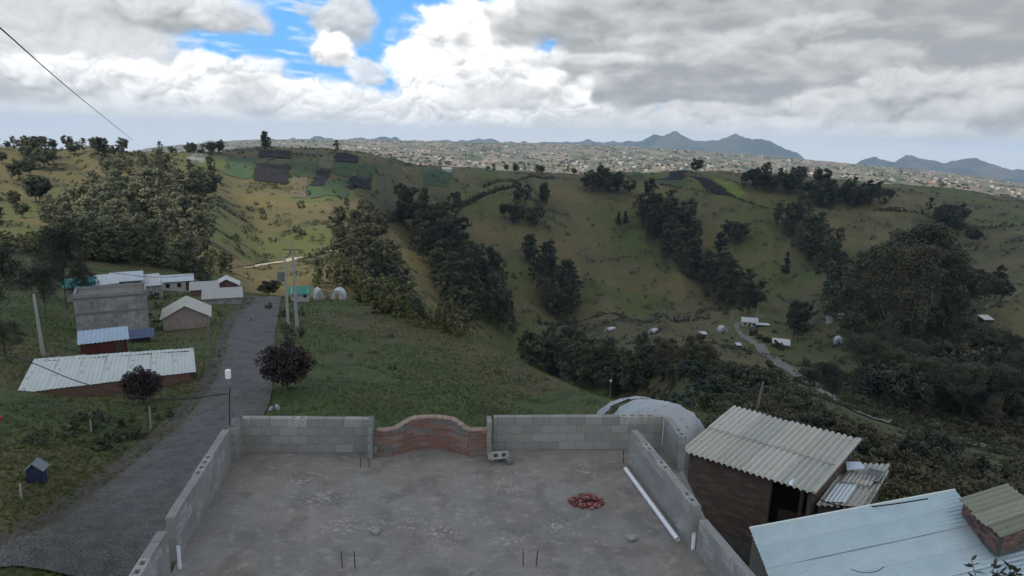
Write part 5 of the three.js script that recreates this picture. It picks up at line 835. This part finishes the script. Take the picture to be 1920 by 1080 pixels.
stand(E, 'tall tree pair standing up from the left skyline', 'tree', 'tall pair on the left skyline', 186, 300, 204, 300, 3, 2, 3, 38, 50, 'euc', 'black');
stand(E, 'lone tall tree on the left skyline behind the wood', 'tree', undefined, 277, 282, 279, 282, 0, 1, 1, 34, 36, 'euc', 'dark');
stand(E, 'small tree in the row on the skyline left of the brown fields', 'tree', 'row of trees left of the brown fields', 310, 288, 410, 290, 12, 4, 15, 14, 26, ['euc', 'round'], 'dark');
stand(E, 'tree in the tall clump above the upper brown field', 'tree', 'tall clump above the upper brown field', 494, 282, 506, 281, 4, 1, 4, 22, 38, 'euc', 'dark');
stand(E, 'lone tree on the ridge between the brown fields', 'tree', undefined, 630, 288, 631, 288, 0, 0, 1, 26, 27, 'euc', 'dark');
stand(B, 'low bush on the sunlit bare slope', 'bush', 'bushes on the sunlit slope', 440, 440, 560, 400, 60, 50, 14, 8, 16, 'bush', ['dark', 'mid'], { from: 160 });
stand(E, 'thin yellowish tree behind the hamlet roofs', 'tree', 'thin yellowish trees behind the hamlet', 350, 512, 455, 508, 14, 10, 12, 30, 46, 'euc', ['light', 'mid'], { from: 120 });
stand(E, 'thin yellowish tree right of the utility poles', 'tree', 'thin yellowish trees right of the utility poles', 590, 540, 680, 545, 18, 12, 13, 36, 60, 'euc', ['light', 'mid'], { from: 100 });
// dark trees at the left edge, near
{ reseed(5); const at = (u, v, r) => { const d = atR(u, v, r); d.y = ground(d.x, d.z) - 0.3; return d; };
  const big = (u, v, r, topV, label, w, kind = 'wide', leaf = 'black') => { const p = at(u, v, r), topY = atR(u, topV, r).y; return tree(B, label, 'tree', undefined, p, topY - p.y, kind, leaf, { w }); };
  big(128, 590, 82, 430, 'big dark tree standing behind the left pole', 0.75); big(88, 600, 76, 500, 'lower dark tree left of the big dark one', 0.9); big(5, 640, 62, 468, 'tall dark tree cut by the left edge above the long shed', 0.8); big(18, 720, 44, 604, 'leafy dark tree at the left edge beside the long shed roof', 1.0, 'wide', 'dark'); big(160, 590, 90, 505, 'small dark tree touching the block house wall', 0.9);
  // two wine-red round trees by the road
  const wine = (u, topV, v, r, label) => { const p = at(u, v, r), topY = atR(u, topV, r).y, t = tree('red_leaf_tree', label, 'tree', 'dark red round trees beside the road', p, topY - p.y, 'ball', 'wine', { w: 1.0 }); return t; };
  wine(541, 640, 768, 33.5, 'round dark red tree right of the road'); wine(271, 686, 775, 33, 'round dark red tree left of the road');
  big(505, 552, 104, 524, 'round dark bush where the road ends', 1.3, 'round'); big(567, 652, 55, 612, 'small green shrub right of the road above the dark red tree', 0.8, 'round', 'mid');
}
// gullies of the hillside opposite
const dk = ['dark', 'dark', 'brown', 'black'];
stand(E, 'dark eucalyptus in the gully right of the sunlit slope', 'tree', 'dark wood right of the sunlit slope', 650, 470, 740, 540, 38, 22, 22, 48, 76, 'euc', dk, { from: 170, fill: 40 });
stand(E, 'dark eucalyptus in the gully right of the sunlit slope', 'tree', 'dark wood right of the sunlit slope', 668, 400, 685, 440, 22, 16, 8, 30, 48, 'euc', dk, { from: 170, fill: 10 });
stand(E, 'dark eucalyptus in the broad gully behind the grassy spur', 'tree', 'dark wood behind the grassy spur', 785, 425, 930, 615, 48, 22, 40, 56, 84, 'euc', dk, { from: 170, fill: 80 });
stand(E, 'dark eucalyptus in the wedge-shaped wood in mid valley', 'tree', 'wedge-shaped wood in mid valley', 1008, 500, 1075, 608, 32, 14, 20, 46, 66, 'euc', dk, { from: 170, fill: 34 });
stand(B, 'dark tree in the small clump below the hedge line', 'tree', 'small clump below the hedge line', 940, 415, 1015, 425, 22, 8, 9, 26, 40, ['round', 'euc'], dk, { from: 170 });
stand(B, 'tall dark tree in the clump at the end of the hedge line', 'tree', 'clump at the end of the hedge line', 980, 388, 1020, 385, 14, 5, 7, 32, 48, 'euc', dk, { from: 170 });
stand(B, 'dark tree in the clump rising above the middle of the ridge', 'tree', 'clump above the middle of the ridge', 1100, 352, 1170, 362, 14, 8, 15, 28, 46, ['round', 'euc'], dk, { from: 170 });
stand(E, 'dark eucalyptus in the long diagonal wood right of centre', 'tree', 'long diagonal wood right of centre', 1225, 415, 1395, 590, 38, 18, 40, 44, 70, 'euc', dk, { from: 170, fill: 80 });
stand(B, 'single dark cypress on the open slope', 'tree', 'single cypresses on the open slope', 1145, 420, 1187, 420, 1, 1, 2, 24, 28, 'cone', 'black', { from: 170 });
stand(B, 'rounded dark clump tree above the single dark cone tree', 'tree', 'rounded clump on the right-hand slope', 1362, 452, 1390, 456, 8, 4, 5, 30, 46, 'round', dk, { from: 170 });
stand(B, 'single dark cone-shaped tree on the right-hand slope', 'tree', undefined, 1473, 512, 1473, 512, 0, 0, 1, 40, 41, 'cone', 'black', { from: 170 });
stand(E, 'dark eucalyptus in the second diagonal wood towards the right', 'tree', 'second diagonal wood towards the right', 1475, 425, 1565, 520, 26, 14, 20, 38, 60, 'euc', dk, { from: 170, fill: 30 });
stand(B, 'dark tree in the belt along the right-hand ridge', 'tree', 'tree belt along the right-hand ridge', 1400, 350, 1660, 372, 20, 10, 34, 22, 42, ['euc', 'round'], dk, { from: 170 });
stand(B, 'dark tree in the block of wood below the right-hand ridge', 'tree', 'block of wood below the right-hand ridge', 1500, 385, 1640, 385, 18, 8, 18, 30, 48, 'euc', dk, { from: 170, fill: 26 });
stand(B, 'dark tree in the diagonal strip near the right edge', 'tree', 'diagonal strip near the right edge', 1745, 405, 1825, 455, 18, 8, 16, 26, 42, ['euc', 'round'], dk, { from: 170 });
stand(B, 'small tree on the skyline of the central ridge', 'tree', 'small trees on the central ridge', 860, 318, 1090, 328, 20, 3, 12, 8, 20, ['round', 'euc'], dk, { from: 300 });
stand(B, 'squarish tree clump on the ridge right of centre', 'tree', undefined, 1305, 326, 1305, 326, 0, 0, 1, 30, 32, 'round', 'dark', { from: 300 });
// ravine below the spur
stand(E, 'brownish eucalyptus in the ravine below the grassy spur', 'tree', 'ravine wood below the grassy spur', 1010, 690, 1190, 735, 40, 20, 26, 60, 92, ['big', 'euc', 'euc'], ['brown', 'dark', 'mid', 'dark'], { from: 70, fill: 60 });
stand(E, 'brownish eucalyptus in the ravine below the valley terrace', 'tree', 'ravine wood below the valley terrace', 1190, 690, 1330, 720, 30, 18, 20, 54, 84, ['big', 'euc', 'euc'], ['brown', 'dark', 'brown'], { from: 70, fill: 46 });
stand(B, 'bluish green bush on the slope above the brick shed', 'bush', 'bluish bushes above the brick shed', 1310, 745, 1400, 745, 45, 30, 18, 28, 50, ['bush', 'round'], ['teal', 'teal', 'dark'], { from: 45 });
// right-hand side
stand(E, 'very tall brownish eucalyptus on the right, crowns merging', 'tree', 'tall eucalyptus grove on the right', 1600, 640, 1760, 640, 30, 26, 9, 150, 225, 'big', ['brown', 'mid', 'dark'], { from: 90, w: 1.05, bark: bark, fill: 5, keep: true });
stand(E, 'tall eucalyptus with a bare pale trunk on the right', 'tree', undefined, 1650, 712, 1650, 712, 0, 0, 1, 250, 252, 'wide', 'brown', { from: 90, w: 0.75, bark: barkPale });
stand(E, 'dark eucalyptus beside the meadow in the valley', 'tree', 'dark trees beside the valley meadow', 1480, 628, 1510, 640, 10, 5, 5, 58, 84, 'euc', 'dark', { from: 90 });
stand(B, 'dark dense tree over the valley road', 'tree', 'dense dark trees over the valley road', 1515, 745, 1560, 755, 10, 6, 3, 50, 74, 'wide', 'black', { from: 60, w: 0.7, keep: true });
stand(E, 'dark tree on the far bank behind the tall grove', 'tree', 'trees behind the tall grove', 1560, 590, 1720, 580, 30, 20, 14, 60, 110, 'euc', dk, { from: 150, fill: 24 });
stand(B, 'dark tree in the row below the right-hand hill', 'tree', 'row below the right-hand hill', 1770, 560, 1870, 555, 20, 14, 13, 44, 66, ['round', 'euc'], dk, { from: 150 });
stand(B, 'dark shrubby tree on the steep bank right of the valley road', 'tree', 'shrubby trees right of the valley road', 1640, 740, 1800, 760, 60, 40, 26, 60, 110, ['wide', 'big', 'round'], ['dark', 'brown', 'black'], { from: 70 });
stand(B, 'dark shrubby tree at the right edge above the pale blue roof', 'tree', 'shrubby trees at the right edge', 1830, 720, 1900, 800, 50, 60, 26, 60, 120, ['wide', 'big', 'round'], ['dark', 'dark', 'brown', 'black'], { from: 60 });
stand(B, 'dark bush on the bank between the brick shed and the right edge', 'bush', 'bushes behind the sheds', 1540, 830, 1880, 895, 60, 30, 40, 34, 70, ['bush', 'round'], ['dark', 'brown', 'black'], { from: 28 });
stand(B, 'dark bush below the valley road', 'bush', 'bushes below the valley road', 1420, 730, 1620, 810, 50, 22, 34, 26, 56, ['bush', 'round'], ['dark', 'brown', 'mid'], { from: 45 });
stand(B, 'dark bush in the hedge along the valley road', 'bush', 'hedge along the valley road', 1402, 622, 1530, 695, 6, 4, 18, 8, 16, 'bush', ['dark', 'brown'], { from: 150 });
// spur, reeds and shrubs
stand(B, 'yellow-green reedy shrub on the crest of the grassy spur', 'shrub', 'reedy shrubs on the spur crest', 700, 566, 850, 625, 30, 12, 40, 24, 50, ['bush', 'euc'], ['light', 'light', 'light', 'mid'], { from: 40 });
stand(B, 'green shrub behind the grassy spur', 'shrub', 'shrubs behind the spur', 690, 552, 780, 560, 30, 6, 12, 30, 50, ['bush', 'round'], ['light', 'mid'], { from: 40 });
stand(B, 'low tussock on the grassy slope below the spur', 'shrub', 'tussocks on the grassy slope', 600, 650, 1050, 730, 110, 40, 18, 8, 18, 'bush', ['light', 'mid', 'mid'], { from: 24 });
stand(B, 'leafy shrub along the road edge', 'shrub', 'shrubs along the road', 535, 605, 545, 660, 8, 14, 9, 14, 26, 'bush', ['mid', 'light'], { from: 30 });
stand(B, 'dark weedy shrub on the bank left of the road', 'shrub', 'weeds on the bank left of the road', 60, 850, 300, 790, 50, 28, 26, 16, 38, 'bush', ['dark', 'mid'], { from: 14 });
stand(B, 'green weed clump at the foot of the long white roof', 'shrub', 'weeds below the long white roof', 190, 728, 370, 705, 16, 4, 12, 14, 24, 'bush', ['mid', 'dark'], { from: 18 });
stand(B, 'green shrub between the hamlet houses', 'shrub', 'shrubs between the hamlet houses', 150, 600, 480, 580, 90, 30, 20, 10, 22, 'bush', ['mid', 'dark', 'light'], { from: 40 });
{ // potted plant in the lower right corner, close by
  reseed(18); const p = atR(1872, 1068, 10.5), t = thing('leafy_shoot', 'dark leafy shoot poking up in the lower right corner', 'plant', p), g = []; const stem = [];
  const leafShape = new THREE.Shape(); leafShape.moveTo(0, 0); leafShape.quadraticCurveTo(0.035, 0.05, 0, 0.13); leafShape.quadraticCurveTo(-0.035, 0.05, 0, 0);
  for (let i = 0; i < 9; i++) { const tx = rr(-.42, .42), ty = rr(-0.05, 0.24) - Math.abs(tx) * 0.15, tz = rr(-.2, .2), tip = V(tx, ty, tz), root = V(tx * 0.25, -0.6, tz * .3); stem.push(rod(root, tip, 0.008, 0.004, 5)); for (let k = 0; k < 11; k++) { const q = root.clone().lerp(tip, rr(0.45, 1.02)), l = new THREE.ExtrudeGeometry(leafShape, { depth: 0.003, bevelEnabled: false }); l.scale(1.1, rr(.7, 1.1), 1); l.rotateX(rr(-1.2, 1.2)); l.rotateZ(rr(-2, 2)); l.rotateY(rr(0, 6.28)); l.translate(q.x, q.y, q.z); part(t, 'leaf', l, LEAF_SOLID); } }
  part(t, 'stem', merge([...stem, rod(V(0, -3.2, 0), V(0, -0.55, 0), 0.03, 0.02, 6)]), bark);
}
// scrub that nobody could count on the slopes, and grass on the near ground
function scatter(name, label, category, geo, mat, list) {
  const m = new THREE.InstancedMesh(geo, mat, list.length), M = new THREE.Matrix4(), Q = new THREE.Quaternion(), Y = V(0, 1, 0), c = new THREE.Color();
  list.forEach(([p, s, sy, tone], i) => { Q.setFromAxisAngle(Y, rnd() * 6.28); M.compose(p, Q, V(s, sy, s)); m.setMatrixAt(i, M); c.setRGB(tone, tone * 1.02, tone * 0.95); m.setColorAt(i, c); });
  m.name = numbered(name); m.userData.kind = 'stuff'; tag(m, label, category); shadows(m); scene.add(m);
}
scatter('woodland', 'dense dark mass of lesser trees filling the woods', 'wood', KIND.euc[2].crown, LEAF.dark[1], fills.euc);
scatter('woodland', 'paler mass of lesser trees filling the left hillside wood', 'wood', KIND.euc[3].crown, LEAF.grey[1], fills.round);
{
  const bushG = crownGeo('bush', 91, 14, 60, 0.07).g, list = []; reseed(700);
  for (let i = 0; i < 40000 && list.length < 8000; i++) { const az = rr(-0.72, 0.72), r = Math.exp(rr(Math.log(150), Math.log(1000))), x = Math.sin(az) * r, z = -Math.cos(az) * r; const b = fbm2(x * 0.045 - 7, z * 0.045, 4), a = fbm2(x * 0.012 + 11, z * 0.012, 4); const want = (-a * 0.5 + b * 0.75) > 0.12 || rnd() < 0.04; if (!want) continue; const s = rr(0.8, 2.4) * (r > 400 ? 1.3 : 1); list.push([V(x, ground(x, z) - 0.1, z), s, s * rr(.6, 1), rr(0.7, 1.2)]); }
  const hedge = (pts, gap, h, name2, lab) => { const c = new THREE.CatmullRomCurve3(pts.map(([u, v]) => hit(u, v, 160))), L = c.getLength(), l = []; for (let d = 0; d < L; d += gap) { const p = c.getPointAt(d / L); p.x += rr(-1, 1); p.z += rr(-1, 1); p.y = ground(p.x, p.z) - 0.2; const s = h * rr(0.6, 1.4); l.push([p, s, s * rr(.6, 1.1), rr(0.7, 1.2)]); } scatter('hedge', lab, 'hedge', bushG, LEAF.dark[0], l); };
  hedge([[700, 418], [760, 402], [840, 388], [900, 370], [975, 350]], 1.6, 4.5, '', 'dark hedge climbing the slope from the spur wood to the clump of trees');
  hedge([[905, 352], [960, 340], [1040, 332]], 2, 3.5, '', 'dark hedge along the upper slope left of the ridge clump');
  hedge([[575, 485], [620, 468], [680, 440]], 1.5, 3, '', 'dark hedge above the pale path on the sunlit slope');
  hedge([[480, 344], [545, 349], [580, 352]], 2, 1.8, '', 'low hedge under the large ploughed field');
  hedge([[1010, 606], [1100, 600], [1190, 600], [1330, 590]], 2, 3.2, '', 'dark hedge along the far edge of the valley terrace');
  hedge([[1640, 395], [1760, 410], [1900, 425]], 2.6, 4, '', 'dark hedge across the right-hand hillside');
  hedge([[1240, 346], [1330, 360], [1420, 385], [1480, 392]], 2.4, 3, '', 'dark hedge below the bright green field');
  scatter('scrub', 'low dark scrub dotted over the valley slopes', 'scrub', bushG, LEAF.dark[1], list);
  const bank = []; for (let i = 0; i < 2600; i++) { const u = rr(1330, 1990), v = rr(700, 940), p = hit(u, v, 26); const r = hypot(p); if (r < 27 || r > 330 || hidesTrack(u, v, 6)) continue; const s = (hidesTrack(u, v, 24) ? 0.3 : 1) * rr(0.5, 1.5) * (0.5 + r / 90); bank.push([p, s, s * rr(.6, 1), rr(0.7, 1.3)]); }
  scatter('undergrowth', 'tangled dark undergrowth on the steep bank on the right', 'undergrowth', bushG, LEAF.brown[0], bank);
  // far trees on the plain
  const far = []; for (let i = 0; i < 6000; i++) { const az = rr(-0.7, 0.7), r = Math.exp(rr(Math.log(1400), Math.log(4300))), x = Math.sin(az) * r, z = -Math.cos(az) * r; if (fbm2(x * 0.004, z * 0.004, 3) < rr(-0.25, 0.35)) continue; const s = rr(4, 9); far.push([V(x, ground(x, z) - 0.5, z), s, s * rr(.6, 1.1), rr(0.8, 1.3)]); }
  scatter('distant_trees', 'dark hedges and tree groups dotted over the far plain', 'trees', crownGeo('bush', 95, 6, 10, 0.3).g, LEAF.dark[0], far);
  // grass
  const blades = []; reseed(44); { const P = [], N = []; for (let i = 0; i < 16; i++) { const a = rr(0, 6.28), r = rr(0, 0.14), x = Math.cos(a) * r, z = Math.sin(a) * r, h = rr(0.5, 1), b = rr(0, 6.28), w = 0.02, lx = rr(-.25, .25), lz = rr(-.25, .25); P.push(x - Math.cos(b) * w, 0, z - Math.sin(b) * w, x + Math.cos(b) * w, 0, z + Math.sin(b) * w, x + lx * h, h, z + lz * h); for (let k = 0; k < 3; k++) N.push(lx * .4, 1, lz * .4); } const g = new THREE.BufferGeometry(); g.setAttribute('position', new THREE.Float32BufferAttribute(P, 3)); g.computeVertexNormals();
    const inRoad = (() => { const L = roadL.map(([u, v]) => hit(u, v, 9)), R = roadR.map(([u, v]) => hit(u, v, 9)); return (x, z) => { for (let i = 0; i < L.length - 1; i++) { const poly = [L[i], L[i + 1], R[i + 1], R[i]]; let c = false; for (let a = 0, b = 3; a < 4; b = a++) if ((poly[a].z > z) !== (poly[b].z > z) && x < (poly[b].x - poly[a].x) * (z - poly[a].z) / (poly[b].z - poly[a].z) + poly[a].x) c = !c; if (c) return true; } return false; }; })();
    const mk = (n, pred, sMin, sMax, lo, hi) => { const l = []; for (let i = 0; i < n; i++) { const az = rr(-0.72, 0.42), r = Math.exp(rr(Math.log(15), Math.log(110))), x = Math.sin(az) * r, z = -Math.cos(az) * r; if (inRoad(x, z) || (x > -6.3 && x < 4.4 && z > -14.8) || !pred(x, z)) continue; const s = rr(sMin, sMax) * (1 + r / 60); l.push([V(x, ground(x, z) - 0.02, z), s, s * rr(.35, .6), rr(lo, hi)]); } return l; };
    const gm = (c) => std({ color: lin(...c), roughness: 0.9, side: THREE.DoubleSide });
    scatter('grass', 'short rough green grass on the near slopes', 'grass', g, gm([0.092, 0.125, 0.032]), mk(42000, (x, z) => fbm2(x * 0.09 + 50, z * 0.09, 3) > -0.25, 0.14, 0.26, 0.75, 1.25));
    scatter('dry_grass', 'dry yellowish grass on the near slopes', 'grass', g, gm([0.175, 0.148, 0.06]), mk(22000, (x, z) => fbm2(x * 0.045 - 7, z * 0.045, 4) > -0.1, 0.13, 0.25, 0.75, 1.25));
  }
}
// villages on the far plain: thousands of little houses that read as one mass
{
  reseed(808); const g = merge([box(1, 0.55, 0.8, 0, 0.275, 0), (() => { const s = new THREE.Shape([[-0.46, 0], [0.46, 0], [0, 0.3]].map(q => new THREE.Vector2(...q))); const e = new THREE.ExtrudeGeometry(s, { depth: 1.06, bevelEnabled: false }); e.rotateY(Math.PI / 2); e.translate(-0.53, 0.55, 0); return e; })()]);
  const sets = [[[0.46, 0.45, 0.43], []], [[0.30, 0.22, 0.19], []], [[0.32, 0.30, 0.27], []]];
  for (let i = 0; i < 3000; i++) { const az = rr(-0.45, 0.72), r = Math.exp(rr(Math.log(1500), Math.log(4200))), x = Math.sin(az) * r, z = -Math.cos(az) * r; if (fbm2(x * 0.003 + 33, z * 0.003, 3) < rr(-0.25, 0.5)) continue; const s = rr(5, 9); sets[Math.floor(rnd() * 3)][1].push([V(x, ground(x, z) - 0.3, z), s, s, rr(0.75, 1.2)]); }
  sets.forEach(([c, l], i) => scatter('distant_village', ['white', 'reddish', 'pale brown'][i] + ' houses dotted over the sunlit far plain', 'village', g, std({ color: lin(...c) }), l));
}
// smoke from a field fire on the left-hand ridge
{
  reseed(3); const base = hit(366, 312, 150), k = pxm(base), t = thing('smoke', 'pale bluish smoke drifting from a field fire left of the brown fields', 'smoke', base);
  const m = new THREE.MeshStandardMaterial({ color: lin(0.75, 0.8, 0.88), roughness: 1, transparent: true, opacity: 0.03, depthWrite: false });
  for (let i = 0; i < 16; i++) { const q = i / 16, s = (4 + 7 * q) * k, g = new THREE.IcosahedronGeometry(s, 3), p = g.attributes.position; for (let j = 0; j < p.count; j++) { const n = 1 + 0.4 * fbm3(p.getX(j) / s * 1.3 + i * 5, p.getY(j) / s * 1.3, p.getZ(j) / s * 1.3, 2); p.setXYZ(j, p.getX(j) * n * 1.5, p.getY(j) * n * 0.8, p.getZ(j) * n); } g.computeVertexNormals(); g.translate((q * 14 - 8 + rr(-5, 5)) * k, (4 + q * 14 + rr(-3, 3)) * k, rr(-4, 4) * k); part(t, 'puff', g, m); }
}
console.log('trees', treeCount);
renderer.render(scene, camera);
